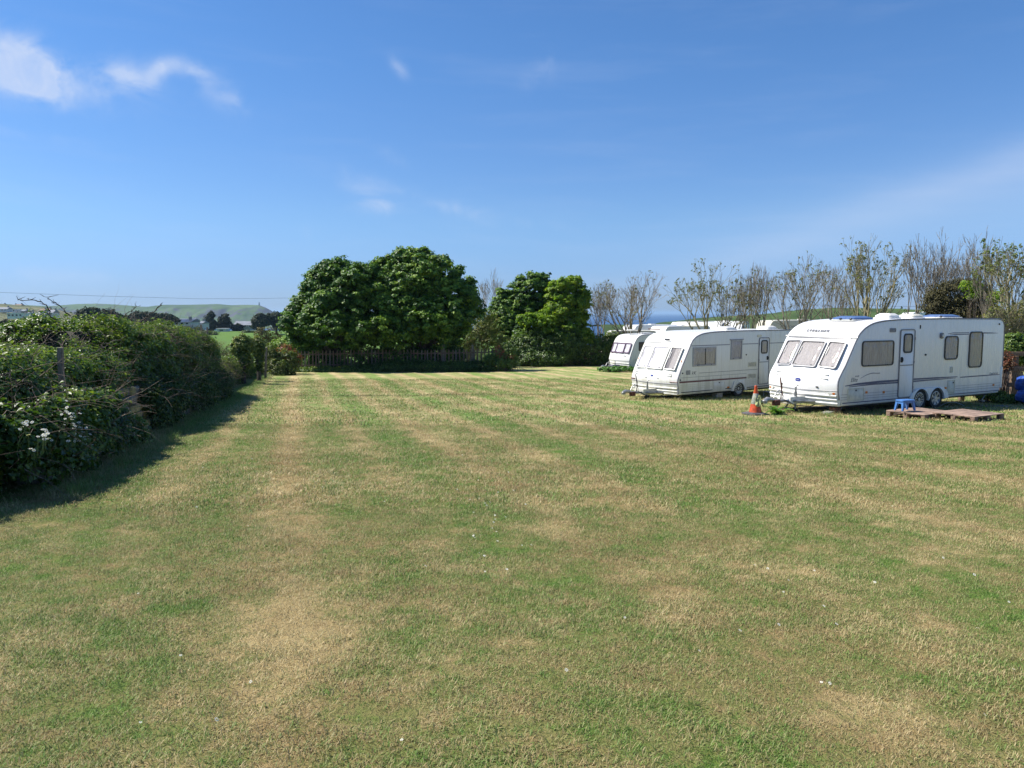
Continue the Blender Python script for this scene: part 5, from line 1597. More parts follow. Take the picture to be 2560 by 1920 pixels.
# ------------------------------------------------------------------ picket fence
fy = 49.6; fx0, fx1 = xat(700, fy), xat(1278, fy)
fence = empty('picket_fence', ((fx0 + fx1) / 2, fy, g1((fx0 + fx1) / 2, fy)), 0, 'brown wooden picket fence behind the shaded hedge under the big trees', 'fence')
fo = fence.location
base_pick = []
for k in range(4):
    w_, h_ = .085, 1.22
    v = [(-w_ / 2, 0, 0), (w_ / 2, 0, 0), (w_ / 2, 0, h_ - .07), (w_ / 2 * .3, 0, h_ + .01 * k), (-w_ / 2 * .5, 0, h_), (-w_ / 2, 0, h_ - .07)]
    v += [(a, .022, c_) for a, _, c_ in v]; n = 6
    me = MB().add(v, [tuple(range(n)), tuple(reversed(range(n, 2 * n)))] + [(i, n + i, n + (i + 1) % n, (i + 1) % n) for i in range(n)]).mesh('picket'); me.materials.append(M['fence_wood'] if k < 3 else M['post_wood']); base_pick.append(me)
x_ = fx0; rs = random.Random(3)
while x_ < fx1:
    gap = .225
    o = bpy.data.objects.new('picket', base_pick[rs.randrange(4)]); COL.objects.link(o); o.parent = fence
    u = (x_ - fx0) / (fx1 - fx0)
    zt = zat(np.interp(u, [0, .5, .62, .8, 1], [878, 874, 875, 873, 870]), fy) - 1.22
    o.location = (x_ - fo.x, rs.gauss(0, .008), zt - fo.z + rs.gauss(0, .015)); o.rotation_euler = (rs.gauss(0, .015), rs.gauss(0, .02), rs.gauss(0, .04))
    x_ += gap * rs.uniform(.93, 1.07)
for dz in (.25, .95):
    mb = MB(); n = 24
    pts_ = []
    for i in range(n + 1):
        u = i / n; zt = zat(np.interp(u, [0, .5, .62, .8, 1], [878, 874, 875, 873, 870]), fy) - 1.22 + dz
        pts_.append((fx0 - fo.x + (fx1 - fx0) * u, .045, zt - fo.z))
    for a, b in zip(pts_, pts_[1:]):
        mb.add([(a[0], .025, a[2]), (b[0], .025, b[2]), (b[0], .025, b[2] + .08), (a[0], .025, a[2] + .08), (a[0], .065, a[2]), (b[0], .065, b[2]), (b[0], .065, b[2] + .08), (a[0], .065, a[2] + .08)], [(0, 1, 2, 3), (7, 6, 5, 4), (3, 2, 6, 7), (1, 0, 4, 5)])
    mb.build('rail', M['fence_wood'], fence)
for px_, pt, w_ in ((712, 872, .12), (860, 872, .12), (1000, 870, .12), (1108, 862, .14), (1181, 862, .13), (1262, 857, .20)):
    x_ = xat(px_, fy); gg = g1(x_, fy)
    MB().box(x_ - fo.x - w_ / 2, x_ - fo.x + w_ / 2, .07, .07 + w_, gg - fo.z - .1, zat(pt, fy) - fo.z, .015).build('fence_post', M['post_wood'], fence)

# ------------------------------------------------------------------ leafy trees at the back
leafy_tree('sycamore_tree', 840, 0, 50.8, [(845, 748, 84, 70, 0), (775, 790, 50, 52, .5), (900, 720, 72, 62, -.5), (860, 690, 50, 36, 0), (812, 712, 38, 30, 0), (737, 806, 26, 38, 0), (870, 820, 105, 52, 0), (800, 840, 66, 40, .6), (765, 832, 40, 26, .5), (940, 735, 70, 60, 0), (760, 815, 50, 22, -1.6), (860, 812, 60, 24, -2.0), (835, 668, 26, 16, 0), (738, 785, 16, 18, 0)],
           'sycamore', 'big round sycamore behind the picket fence, the left one with darker leaves', ncl=2000, per=34, cr=.30, size=.16, group='sycamores behind the picket fence', vb=.45, depthf=1.3)
leafy_tree('sycamore_tree', 1050, 0, 51.1, [(1045, 705, 78, 62, 0), (1020, 668, 55, 36, 0), (1085, 690, 58, 46, 0), (1125, 740, 62, 52, 0), (1000, 755, 80, 70, -.6), (1080, 790, 95, 62, 0), (1165, 752, 30, 44, 0), (1000, 830, 90, 48, 0), (1155, 790, 52, 24, -.5), (1090, 845, 60, 28, 0), (970, 812, 60, 24, -2.0), (1080, 800, 60, 24, -2.0), (1010, 645, 18, 14, 0), (1045, 640, 16, 14, 0), (1110, 655, 12, 12, 0), (965, 690, 50, 40, 0)],
           'sycamore', 'tallest sycamore behind the picket fence, the right one with brighter leaves', ncl=2100, per=34, cr=.30, size=.16, group='sycamores behind the picket fence', vb=.62, depthf=1.3)
leafy_tree('sycamore_tree', 1300, 0, 62, [(1320, 745, 62, 52, 0), (1290, 790, 58, 58, 0), (1345, 705, 32, 18, 0), (1300, 708, 12, 16, 0), (1330, 815, 70, 50, 0), (1260, 775, 34, 50, 0), (1375, 720, 22, 16, 0), (1250, 828, 50, 36, 0), (1360, 850, 60, 34, -.6), (1290, 850, 60, 30, -.6), (1385, 775, 36, 50, 1)],
           'sycamore', 'small dark green sycamore right of the fence, beside the yellow-green maple', ncl=1500, per=36, cr=.27, size=.16, trunk_r=.12, vb=.55)
leafy_tree('maple_tree', 1410, 0, 60.2, [(1415, 745, 50, 46, 0), (1400, 722, 34, 22, 0), (1440, 765, 32, 40, 0), (1345, 806, 40, 14, -1), (1375, 790, 40, 16, -1), (1420, 842, 34, 14, -1), (1400, 780, 42, 34, 0), (1452, 730, 14, 20, 0), (1440, 805, 34, 30, 0), (1390, 825, 50, 22, -.8), (1455, 845, 28, 18, -.6)],
           'maple', 'yellow-green maple between the dark sycamore and the bare trees', ncl=1050, per=32, cr=.26, size=.15, trunk_r=.11, vb=.42, fill=True, deep=.6)
bush('pale_stemmed_shrub', 1170, 56, [(1165, 850, 55, 36, 0), (1200, 830, 40, 34, 0), (1130, 850, 30, 26, 0), (1235, 850, 40, 34, 0), (1215, 800, 34, 26, .5)], 'shrub', 'yellowish open shrub with pale forking stems behind the fence', 420, 18, .3, .13, stems=220, vb=.6, stemmat='lichen_bark', deep=.7)
bush('tall_hedge', 1370, 58.9, [(1330, 868, 60, 40, 0), (1400, 862, 60, 46, 0), (1290, 880, 30, 30, 0), (1355, 895, 70, 24, -.5)], 'bramble', 'dark bramble thicket under the maple at the back of the lawn', 1300, 24, .3, .13, stems=260, vb=.38, cat='hedge')
bush('bramble_thicket', 1480, 60.5, [(1470, 880, 60, 36, 0), (1520, 876, 50, 40, .5), (1425, 890, 40, 28, 0), (1540, 868, 40, 40, 1)], 'bramble', 'sunlit bramble thicket left of the farthest lawn caravan', 900, 24, .26, .12, stems=240, vb=.6, cat='hedge')
bush('long_grass', 1550, 47.8, [(1550, 922, 60, 4, 0)], 'dock', 'uncut green grass round the drawbar of the farthest caravan', 90, 30, .12, .12, vb=.5, cat='grass tuft')

# ------------------------------------------------------------------ bare and budding trees
def bare_tree(px, y, pytop, half_px, label, leaves=None, nleaf=0, lv=4, n0=5, r0=.11, seed=0, lean=0.0, group='bare trees in the far hedge', bark='bark', gpy=None, spread=.46, rmin=.0105):
    x = xat(px, y); gg = g1(x, y); H = zat(pytop, y) - gg; k = y / F
    root = empty('bare_tree', (x, y, gg), 0, label, 'tree', group)
    rs = random.Random(seed or int(px)); AA = []; tips = []
    hb = H * .20
    A_, B_, ra, rb = [np.array([(0, 0, -.2)])], [np.array([(0, 0, hb)])], [np.array([r0 * 1.5])], [np.array([r0 * 1.15])]
    hw = half_px * k * 1.1
    for i in range(n0):
        t = (i + .5) / n0 * 2 - 1
        d = (t * hw / H * 1.9 + lean + rs.gauss(0, .05), rs.uniform(-.4, .4), 1.0)
        a, b, c_, e, tp_ = grow((0, 0, hb * rs.uniform(.55, 1.0)), d, H * .40, r0 * rs.uniform(.5, .85), lv, rs, spread=spread, up=.075, wig=.13, kids=(2, 2), shrink=.66, fork=.27, rmin=rmin)
        A_.append(a); B_.append(b); ra.append(c_); rb.append(e); tips.append(tp_)
    A_ = np.concatenate(A_); B_ = np.concatenate(B_); ra = np.concatenate(ra); rb = np.concatenate(rb); tips = np.concatenate(tips)
    # fit to height and spread
    sz = H / np.percentile(B_[:, 2], 99.7); sx = hw / np.percentile(np.abs(B_[:, 0]), 97)
    sc_ = np.array([min(sx, sz * 1.6), min(sx, sz * 1.3), sz]); A_ = A_ * sc_; B_ = B_ * sc_; tips[:, :3] *= sc_
    thick = ra > .035
    segmesh('trunk', A_[thick], B_[thick], ra[thick], rb[thick], M[bark], root, 6)
    segmesh('twigs', A_[~thick], B_[~thick], ra[~thick], rb[~thick], M[bark], root, 3)
    if leaves:
        w_ = (tips[:, 2] / H) ** 1.5; idx = rng.choice(len(tips), min(nleaf, len(tips)), p=w_ / w_.sum(), replace=False)
        C = tips[idx, :3]; d = norm(tips[idx, 3:6])
        P, N, S, V = clump_leaves(C, d, 6, .10, .12, up=.4, vb=.5, flat=1)
        leafmesh('leaves', P, N, S, V, M[leaves], root, ar=.7)
    return root
bare_tree(1240, 64, 676, 40, 'bare upright twigs rising between the tall sycamore and the small sycamore', None, 0, 4, 4, .07)
bare_tree(1500, 63, 705, 42, 'thin bare tree just right of the yellow-green maple', 'olive', 90, 4, 5, .08)
bare_tree(1580, 61, 682, 82, 'forked bare tree above the farthest lawn caravan', 'olive', 60, 4, 8, .14)
bare_tree(1768, 58, 654, 92, 'wide tree with small olive leaves above the middle caravan', 'olive', 360, 4, 7, .13, bark='lichen_bark')
bare_tree(1872, 56, 668, 46, 'slim bare tree, left of the two leaning apart above the middle caravan', 'olive', 60, 4, 5, .09)
bare_tree(1905, 57, 662, 40, 'slim bare tree close right of the wide olive-leaved tree pair', None, 0, 4, 4, .08, seed=77)
bare_tree(1998, 52, 640, 82, 'wide bare tree rising over the front roof of the near caravan', 'olive', 150, 4, 7, .12)
bare_tree(1835, 59, 690, 58, 'low bare tree filling the gap left of the slim pair', None, 0, 4, 6, .08)
bare_tree(2075, 55, 664, 60, 'twiggy bare tree left of the broad yellow-tufted tree', None, 0, 4, 6, .08)
bare_tree(2420, 43, 612, 62, 'grey bare tree rising out of the dark evergreen bush', None, 0, 4, 6, .09)
bare_tree(2110, 54, 700, 40, 'low bare saplings over the blue roof dome', None, 0, 3, 5, .05, seed=5)
bare_tree(2168, 47, 594, 80, 'broad tree with yellowish leaf tufts at the top, above the blue roof dome', 'olive', 260, 4, 8, .13, bark='lichen_bark')
bare_tree(2290, 45, 598, 58, 'narrow bare tree with pale upright twigs above the rear roof', None, 0, 4, 5, .10)
bare_tree(2368, 44, 578, 78, 'tallest bare tree, in front of the dark gorse bush', None, 0, 4, 6, .11)
bare_tree(2462, 36, 610, 34, 'thin tree with a few green tufts near the right edge', 'shrub', 90, 4, 4, .07, rmin=.009)
bare_tree(2545, 34, 604, 66, 'twisted lichened tree at the right edge of the frame', 'shrub', 240, 4, 6, .12, bark='lichen_bark', rmin=.009)
bare_tree(2650, 33, 590, 80, 'bare tree just outside the right edge of the frame', 'olive', 120, 4, 5, .11)
bush('gorse_bush', 2400, 42, [(2390, 745, 62, 48, 0), (2350, 765, 40, 40, 0), (2450, 755, 45, 46, 0), (2420, 790, 90, 36, 0)], 'gorse', 'large dark brown evergreen bush behind the rear end of the near caravan', 1100, 26, .26, .09, stems=700, vb=.35, stemmat='lichen_bark', deep=.4)
bush('leafy_bush', 2425, 40, [(2425, 715, 26, 12, 0), (2435, 735, 22, 12, 0), (2495, 745, 28, 14, 0)], 'maple', 'yellow-green sprays on top of the dark evergreen bush', 90, 16, .2, .11, vb=.35)
bush('leafy_bush', 2535, 27, [(2535, 868, 34, 34, 0), (2575, 880, 40, 40, 0), (2512, 880, 16, 24, 0)], 'bramble', 'green bush behind the rail fence at the right edge', 420, 24, .18, .09, vb=.6)
bush('scrub', 2520, 33, [(2510, 790, 40, 30, 0), (2560, 800, 40, 50, 0), (2480, 800, 30, 16, 0)], 'olive', 'tangled twiggy scrub right of the dark evergreen bush', 110, 10, .25, .09, stems=500, vb=.4, stemmat='lichen_bark')
bush('weeds', 2480, 24.2, [(2470, 985, 40, 10, 0), (2530, 1000, 40, 12, -.6)], 'bramble', 'green weeds under the rear end of the near caravan', 200, 20, .12, .07, vb=.6, cat='weeds')
# hidden foot of the far hedge behind the caravans
def far_path(yy):
    t = (yy - 0) / 1.0
    return np.interp(t, [0, 10, 20, 30], [xat(1560, 61), xat(1800, 57), xat(2150, 48), xat(2500, 38)]), np.interp(t, [0, 10, 20, 30], [61.0, 57, 48, 38]), np.array([-.4, -.9, 0])
bank('field_hedge', 0.0, 30.0, lambda y: 1.15 + 0 * y, 1.4, 'bramble', 'low hedge at the feet of the bare trees, behind the parked caravans', 1300, 18, .3, .14, 44, lean=.0, stems=500, path=far_path, stem_len=1.2)
# ------------------------------------------------------------------ things round the near caravan
def gnd(px, py, zoff=0.0):
    """world point where the ray through the pixel meets the lawn"""
    r_ = ray(px, py); lo, hi = 1.0, 80.0
    for _ in range(50):
        m_ = (lo + hi) / 2; p = Vector((r_[0] * m_ / r_[1], m_, CAMZ + r_[2] * m_ / r_[1]))
        if p.z > g1(p.x, p.y) + zoff: lo = m_
        else: hi = m_
    return p
p = gnd(1888, 1037); p.z = bumpz(p.x, p.y)
cone = empty('traffic_cone', p, R(12), 'orange traffic cone with a dirty reflective sleeve, in front of the near caravan drawbar', 'traffic cone')
MB().box(-.25, .25, -.25, .25, 0, .045, .02).add([(-.19, -.19, .045), (.19, -.19, .045), (.19, .19, .045), (-.19, .19, .045), (-.15, -.15, .07), (.15, -.15, .07), (.15, .15, .07), (-.15, .15, .07)], [(0, 1, 5, 4), (1, 2, 6, 5), (2, 3, 7, 6), (3, 0, 4, 7), (4, 5, 6, 7)]).build('base', M['cone_base'], cone, 30)
MB().lathe([(.155, .068), (.148, .10), (.090, .40), (.036, .68), (.040, .69), (.038, .73), (.030, .74), (.024, .735)], None, 28).build('cone', M['orange'], cone, 40)
MB().lathe([(.114, .275), (.116, .28), (.062, .545), (.060, .548)], None, 28).build('sleeve', M['reflective'], cone, 40)
# crumpled hi-vis cloth round it
mb = MB(); v = []; f = []; nx, ny = 22, 10; rs = random.Random(2)
for j in range(ny + 1):
    for i in range(nx + 1):
        a = -1.9 + 2.6 * i / nx; h_ = .46 - .20 * j / ny - .05 * math.sin(i * .5)
        r_ = .075 + .10 * (j / ny) + .022 * math.sin(i * 1.3 + j * .7) + .02 * rs.random() + (.10 * max(0, (i / nx - .6)) * j / ny)
        v.append((r_ * math.cos(a), r_ * math.sin(a), h_ + .01 * rs.random() - .10 * max(0, i / nx - .6)))
for j in range(ny):
    for i in range(nx):
        f.append((j * (nx + 1) + i, j * (nx + 1) + i + 1, (j + 1) * (nx + 1) + i + 1, (j + 1) * (nx + 1) + i))
o = MB().add(v, f).build('safety_vest', M['hivis'], None, 180); o.location = p; o.modifiers.new('t', 'SOLIDIFY').thickness = .004
tag(o, 'crumpled yellow and grey high-visibility cloth draped round the traffic cone', 'cloth')

# broad-leaved dock plant by the drawbar
q = gnd(1945, 1036); q.z = bumpz(q.x, q.y)
dock = empty('dock_plant', q, 0, 'clump of broad green dock leaves between the cone and the near caravan', 'plant')
rs = random.Random(6)
for i in range(30):
    a = rs.uniform(0, 6.283); L_ = rs.uniform(.22, .42); w_ = L_ * .26; el0 = rs.uniform(.5, 1.25); pts_ = []; d = Vector((math.cos(a), math.sin(a), 0)); s_ = Vector((-math.sin(a), math.cos(a), 0)); pos = Vector((rs.gauss(0, .07), rs.gauss(0, .05), 0)); e_ = el0
    v = []; n = 6
    for k in range(n + 1):
        t = k / n; w2 = w_ * math.sin(min(1, t * 1.15 + .06) * math.pi) ** .7 * .5
        rip = .012 * math.sin(k * 2.1 + i)
        v += [tuple(pos + s_ * w2 + Vector((0, 0, .02 + rip))), tuple(pos), tuple(pos - s_ * w2 + Vector((0, 0, .02 - rip)))]
        pos = pos + (d * math.cos(e_) + Vector((0, 0, math.sin(e_)))) * (L_ / n); e_ -= .30
    f = []
    for k in range(n):
        f += [(k * 3, k * 3 + 1, k * 3 + 4, k * 3 + 3), (k * 3 + 1, k * 3 + 2, k * 3 + 5, k * 3 + 4)]
    me = MB().add(v, f).mesh('leaf'); at_ = me.attributes.new('var', 'FLOAT', 'POINT'); at_.data.foreach_set('value', np.full(len(me.vertices), rs.random(), dtype=np.float32))
    me.shade_smooth(); link('leaf', me, M['dock'], dock)

# pallets
def pallet(corner, label, group='wooden pallets'):
    zz = min(bumpz(corner[0] + a, corner[1] + b) for a, b in ((0, 0), (.5, .5))) + .01
    root = empty('wooden_pallet', (corner[0], corner[1], zz), math.atan2(AX_A[1], AX_A[0]), label, 'pallet', group)
    for j, y_ in enumerate((0.0, .45, .9)):
        for i, x_ in enumerate((0.0, .5, 1.05)):
            MB().box(x_, x_ + .14, y_, y_ + .10, .022, .10, .004).build('block', M['pallet'], root)
        MB().box(0, 1.19, y_, y_ + .10, 0, .021, .003).build('base_board', M['pallet'], root)
    for i, x_ in enumerate((0.0, .5, 1.05)):
        MB().box(x_, x_ + .14, -.0, 1.0, .101, .118, .003).build('stringer_board', M['pallet'], root)
    rs = random.Random(int(corner[0] * 10))
    for j in range(8):
        y_ = .0 + j * .126
        MB().box(-.01 + rs.uniform(-.01, .01), 1.2 + rs.uniform(-.01, .01), y_, y_ + .118, .119, .137, .003).build('board', M['pallet_top'], root)
    return root
pc1 = gnd(2312, 1048); pc2 = gnd(2436, 1054)
pallet((pc1.x, pc1.y), 'weathered pallet with the blue stool on it, the left one beside the near caravan')
pallet((pc2.x, pc2.y), 'weathered pallet lying nearer the camera, the right one beside the near caravan')
# blue step stool
ctr = Vector((pc1.x, pc1.y, 0)) + Vector((-.486, .874, 0)) * .62 + Vector((.874, .486, 0)) * .16
st_z = bumpz(pc1.x, pc1.y) + .01 + .138
stool = empty('step_stool', (ctr.x, ctr.y, st_z), R(20), 'small blue plastic step stool standing on the left pallet', 'stool')
slab(.40, .26, .05, .225, .262, Matrix()).build('seat', M['blue_plastic'], stool, 40)
for sx in (-1, 1):
    for sy in (-1, 1):
        a = (sx * .15, sy * .085, .228); b = (sx * .21, sy * .13, 0)
        mb = MB(); w0, w1 = .05, .035
        v = [(a[0] - w0 * sx, a[1] - w0 * .7 * sy, a[2]), (a[0] + .03 * sx, a[1] - w0 * .7 * sy, a[2]), (a[0] + .03 * sx, a[1] + .03 * sy, a[2]), (a[0] - w0 * sx, a[1] + .03 * sy, a[2])]
        v += [(b[0] - w1 * sx, b[1] - w1 * sy, 0), (b[0], b[1] - w1 * sy, 0), (b[0], b[1], 0), (b[0] - w1 * sx, b[1], 0)]
        mb.add(v, [(0, 1, 2, 3), (7, 6, 5, 4), (0, 4, 5, 1), (1, 5, 6, 2), (2, 6, 7, 3), (3, 7, 4, 0)]).build('leg', M['blue_plastic'], stool, 30)
for sx in (-1, 1): MB().box(sx * .17 - .012, sx * .17 + .012, -.10, .10, .17, .228).build('side_skirt', M['blue_plastic'], stool)
for sy in (-1, 1): MB().box(-.16, .16, sy * .10 - .01, sy * .10 + .01, .185, .228).build('side_skirt', M['blue_plastic'], stool)

# dark sheets that deepen the shadow beneath the caravans, and blocks there
def shadow_patch(C0, ax, x0, x1, y0, y1, label, dz=.012):
    perp = (-ax[1], ax[0]); n = 26; m_ = 12; rs = np.random.default_rng(int(C0[0] * 10)); v = []; f = []
    for j in range(m_ + 1):
        for i in range(n + 1):
            u, w = i / n, j / m_; e = .22
            x_ = x0 + (x1 - x0) * u + (rs.uniform(-e, e)); y_ = y0 + (y1 - y0) * w + rs.uniform(-e, e) * .7
            X_ = C0[0] + ax[0] * x_ + perp[0] * y_; Y_ = C0[1] + ax[1] * x_ + perp[1] * y_
            edge = min(u, 1 - u, w, 1 - w)
            v.append((X_, Y_, bumpz(X_, Y_) + (dz if edge > .02 else -.03) + rs.uniform(0, .012)))
    for j in range(m_):
        for i in range(n):
            f.append((j * (n + 1) + i, j * (n + 1) + i + 1, (j + 1) * (n + 1) + i + 1, (j + 1) * (n + 1) + i))
    o = MB().add(v, f).build('undershadow', M['bare'], None, 180); o['kind'] = 'structure'; return o  # dark sheet laid under a caravan to deepen its shadow
shadow_patch(A_C0, AX_A, -.3, 6.6, .1, 2.3, '')
shadow_patch(B_C0, AX_B, .0, 6.2, .1, 2.2, '')
def local(C0, ax, x, y):
    return C0[0] + ax[0] * x - ax[1] * y, C0[1] + ax[1] * x + ax[0] * y
def block(name, C0, ax, x, y, sx, sy, sz, mat, label, cat, rz=0.0, z0=0.0, group=None):
    X_, Y_ = local(C0, ax, x, y)
    o = MB().box(-sx / 2, sx / 2, -sy / 2, sy / 2, 0, sz, .008).build(name, M[mat], None, 30); o.location = (X_, Y_, bumpz(X_, Y_) + z0); o.rotation_euler[2] = math.atan2(ax[1], ax[0]) + R(rz)
    return tag(o, label, cat, group)
block('brick', A_C0, AX_A, .16, .30, .22, .20, .16, 'brick', 'old red brick packed under the front corner of the near caravan', 'brick', 8)
block('concrete_block', A_C0, AX_A, -.10, .28, .40, .2, .07, 'concrete', 'flat pale block lying under the front of the near caravan', 'block', 15)
block('concrete_block', B_C0, AX_B, 2.2, .25, .35, .2, .18, 'concrete', 'pale block under the middle caravan, left of its wheel', 'block', 5)
block('timber_plank', A_C0, AX_A, .55, 1.2, 1.1, .2, .05, 'pallet', 'dark plank lying in the shade under the front of the near caravan', 'plank', -4)

# pale hose lying behind the pallets
hp_ = []
for i in range(60):
    t = i / 59; px_ = 2358 + 80 * t; py_ = 1019 + 1.5 * math.sin(t * 9) - 8 * math.exp(-((t - .25) / .12) ** 2)
    q_ = gnd(px_, py_); hp_.append((q_.x, q_.y, bumpz(q_.x, q_.y) + .012))
o = MB().tube(hp_, .011, 6).build('hose', M['plastic'], None); tag(o, 'pale thin hose lying on the grass behind the right pallet', 'hose')
a_ = gnd(2345, 1019); mb = MB()
pts_ = [(a_.x + .9 * t, a_.y + .2 * t, bumpz(a_.x + .9 * t, a_.y + .2 * t) + .012 + .13 * math.sin(t * 3.14)) for t in np.linspace(0, 1, 16)]
o = MB().tube(pts_, .009, 6).build('cable', M['frame_grey'], None); tag(o, 'grey cable loop arching over the pale hose', 'cable')
# small crate step by the middle caravan
X_, Y_ = local(B_C0, AX_B, 4.35, -.35)
stp = empty('folding_step', (X_, Y_, bumpz(X_, Y_)), math.atan2(AX_B[1], AX_B[0]), 'low metal step outside the middle caravan door, behind the traffic cone', 'step')
MB().box(-.25, .25, -.14, .14, .17, .20, .006).build('tread', M['grey_rail'], stp)
for a, b in ((-.22, -.12), (.22, -.12), (-.22, .12), (.22, .12)): MB().box(a - .015, a + .015, b - .015, b + .015, 0, .17).build('leg', M['steel'], stp)

# rail fence at the right edge
y_ = 24.6; x_ = xat(2539, y_); gg = g1(x_, y_)
rf = empty('rail_fence', (x_, y_, gg), R(-8), 'brown post and rail fence behind the rear of the near caravan', 'fence')
MB().box(-.09, .09, -.09, .09, -.1, zat(890, y_) - gg, .015).build('fence_post', M['fence_wood'], rf)
MB().box(2.2, 2.38, -.09, .09, -.2, 1.35, .015).build('fence_post', M['fence_wood'], rf)
MB().box(-1.6, -1.46, -.09, .09, -.1, 1.2, .015).build('fence_post', M['fence_wood'], rf)
for zt in (922, 962, 885): MB().box(-1.7, 2.5, -.13, -.09, zat(zt, y_) - gg - .06, zat(zt, y_) - gg + .08, .008).build('rail', M['fence_wood'], rf)
bush('dead_branches', 2515, 24.3, [(2512, 905, 16, 26, 0)], 'redleaf', 'reddish dead foliage hung on the rail fence behind the near caravan', 50, 12, .14, .07, stems=90, vb=.2, cat='dead branches')
# blue tarpaulin heap
for (a, b, y2, sx, sz, lab) in ((2574, 962, 23.4, .42, .45, 'upper blue tarpaulin bundle at the right edge'), (2574, 992, 23.0, .40, .34, 'lower blue tarpaulin bundle at the right edge')):
    q_ = aty(a, b, y2); bm = bmesh.new(); bmesh.ops.create_icosphere(bm, subdivisions=4, radius=1)
    for vv in bm.verts:
        n_ = fbm(np.array([list(vv.co * 2.2)]) + a, 2, 3)[0] - .45; vv.co = vv.co * (1 + n_ * .55); vv.co = Vector((vv.co.x * sx, vv.co.y * .35, vv.co.z * sz * .6))
    me = bpy.data.meshes.new('tarpaulin'); bm.to_mesh(me); bm.free(); me.shade_smooth()
    o = link('tarpaulin', me, M['tarp']); o.location = (q_.x, q_.y, max(q_.z, g1(q_.x, q_.y) + sz * .5)); tag(o, lab, 'tarpaulin')
X_ = gnd(2480, 1015)
o = MB().box(-.5, .5, -.2, .2, 0, .01).build('groundsheet', M['tarp'], None); o.location = (X_.x, X_.y, bumpz(X_.x, X_.y) + .01); tag(o, 'flat piece of blue sheet on the shaded grass behind the near caravan', 'sheet')

# ------------------------------------------------------------------ overhead wires
def wire(name, pts, r, label):
    P = [aty(*p_) for p_ in pts]; Q = []
    for a, b in zip(P, P[1:]):
        for k in range(8): Q.append(a.lerp(b, k / 8))
    Q.append(P[-1]); o = MB().tube(Q, r, 5).build(name, M['black'], None); return tag(o, label, 'cable')
wire('overhead_wire', [(-400, 712, 60), (0, 731, 66), (250, 740, 70), (500, 747, 76), (650, 746, 80), (720, 745, 84)], .010, 'thin overhead wire crossing the sky above the headland')
wire('overhead_wire', [(2090, 760, 66), (2200, 765, 70), (2320, 767, 74), (2600, 762, 80)], .010, 'thin overhead wire seen between bare trees above the near caravan')

# ------------------------------------------------------------------ far trees, houses and fields on the left
def far_tree(name, px, pyb, y, lobes, label, ncl, leaf, mat='dark_leaf', group=None, cat='tree', per=20, cr=.9, vb=.45):
    k = y / F; x = xat(px, y); zb = zat(pyb, y)
    root = empty(name, (x, y, zb), 0, label, cat, group); L = []
    for (a, b, rx, rz) in lobes:
        c = aty(a, b, y); L.append((c.x - x, 0, c.z - zb, rx * k, rx * k * .8, rz * k))
    C, d = crown_pts(L, ncl, .5)
    P, N, S, V = clump_leaves(C, d, per, cr, leaf, up=.5, vb=vb)
    leafmesh('crown', P, N, S, V, M[mat], root, ar=.8)
    MB().tube([(0, 0, -3), (0, 0, L[0][2])], [.012 * y / 6, .006 * y / 6], 6).build('trunk', M['dark_bark'], root)
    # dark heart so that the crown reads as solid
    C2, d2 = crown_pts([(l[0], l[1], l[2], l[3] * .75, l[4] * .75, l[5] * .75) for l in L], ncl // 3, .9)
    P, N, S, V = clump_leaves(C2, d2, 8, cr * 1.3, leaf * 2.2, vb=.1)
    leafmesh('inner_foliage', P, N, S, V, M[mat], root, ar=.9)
    return root
GW = 'dark conifers beyond the hedge'
far_tree('conifer_tree', 225, 830, 260, [(225, 790, 32, 22), (210, 800, 24, 20)], 'dark spreading conifer, left of the clump above the bramble hedge', 260, .7, group=GW)
far_tree('conifer_tree', 265, 830, 265, [(268, 795, 34, 20), (290, 803, 22, 14)], 'dark spreading conifer, right of the clump above the bramble hedge', 240, .7, group=GW)
far_tree('conifer_tree', 330, 835, 280, [(330, 800, 26, 12), (345, 790, 18, 10)], 'small dark conifer left of the grey-roofed sheds', 160, .7, group=GW)
far_tree('conifer_tree', 372, 835, 285, [(372, 795, 28, 13)], 'low dark conifer in the middle of the row by the sheds', 160, .7, group=GW)
far_tree('conifer_tree', 405, 835, 290, [(410, 796, 26, 12), (430, 800, 18, 9)], 'low dark conifer nearest to the grey-roofed sheds', 150, .7, group=GW)
far_tree('cypress_tree', 525, 835, 335, [(525, 812, 18, 16), (522, 798, 11, 10), (528, 787, 6, 8)], 'pointed dark cypress, left of the pair against the headland', 150, .7, group='pair of pointed cypresses')
far_tree('cypress_tree', 562, 835, 338, [(562, 815, 17, 14), (560, 800, 13, 10), (565, 790, 6, 6)], 'pointed dark cypress, right of the pair against the headland', 150, .7, group='pair of pointed cypresses')
far_tree('round_tree', 594, 832, 340, [(594, 822, 13, 12)], 'small round dark bush by the blue-grey roof', 80, .7)
far_tree('conifer_tree', 655, 835, 300, [(655, 800, 22, 16), (645, 810, 16, 14)], 'dark umbrella-shaped pine left of the sycamore edge, lower one', 170, .7, group=GW)
far_tree('conifer_tree', 692, 835, 305, [(690, 796, 24, 18), (705, 810, 22, 16)], 'dark umbrella-shaped pine touching the left edge of the sycamore', 180, .7, group=GW)
far_tree('conifer_tree', 20, 870, 150, [(8, 822, 26, 20), (-20, 830, 40, 26)], 'very dark conifer at the left edge behind the brambles', 220, .5, group=GW, cr=.6)
far_tree('conifer_tree', 75, 870, 190, [(70, 822, 50, 24), (110, 828, 40, 24), (40, 825, 30, 20)], 'wide dark wood edge below the white flat-roofed house', 480, .6, group=GW)
far_tree('conifer_tree', 160, 870, 200, [(150, 830, 40, 24), (190, 835, 40, 24)], 'dark trees filling the gap behind the tall brambles', 300, .6, group=GW)
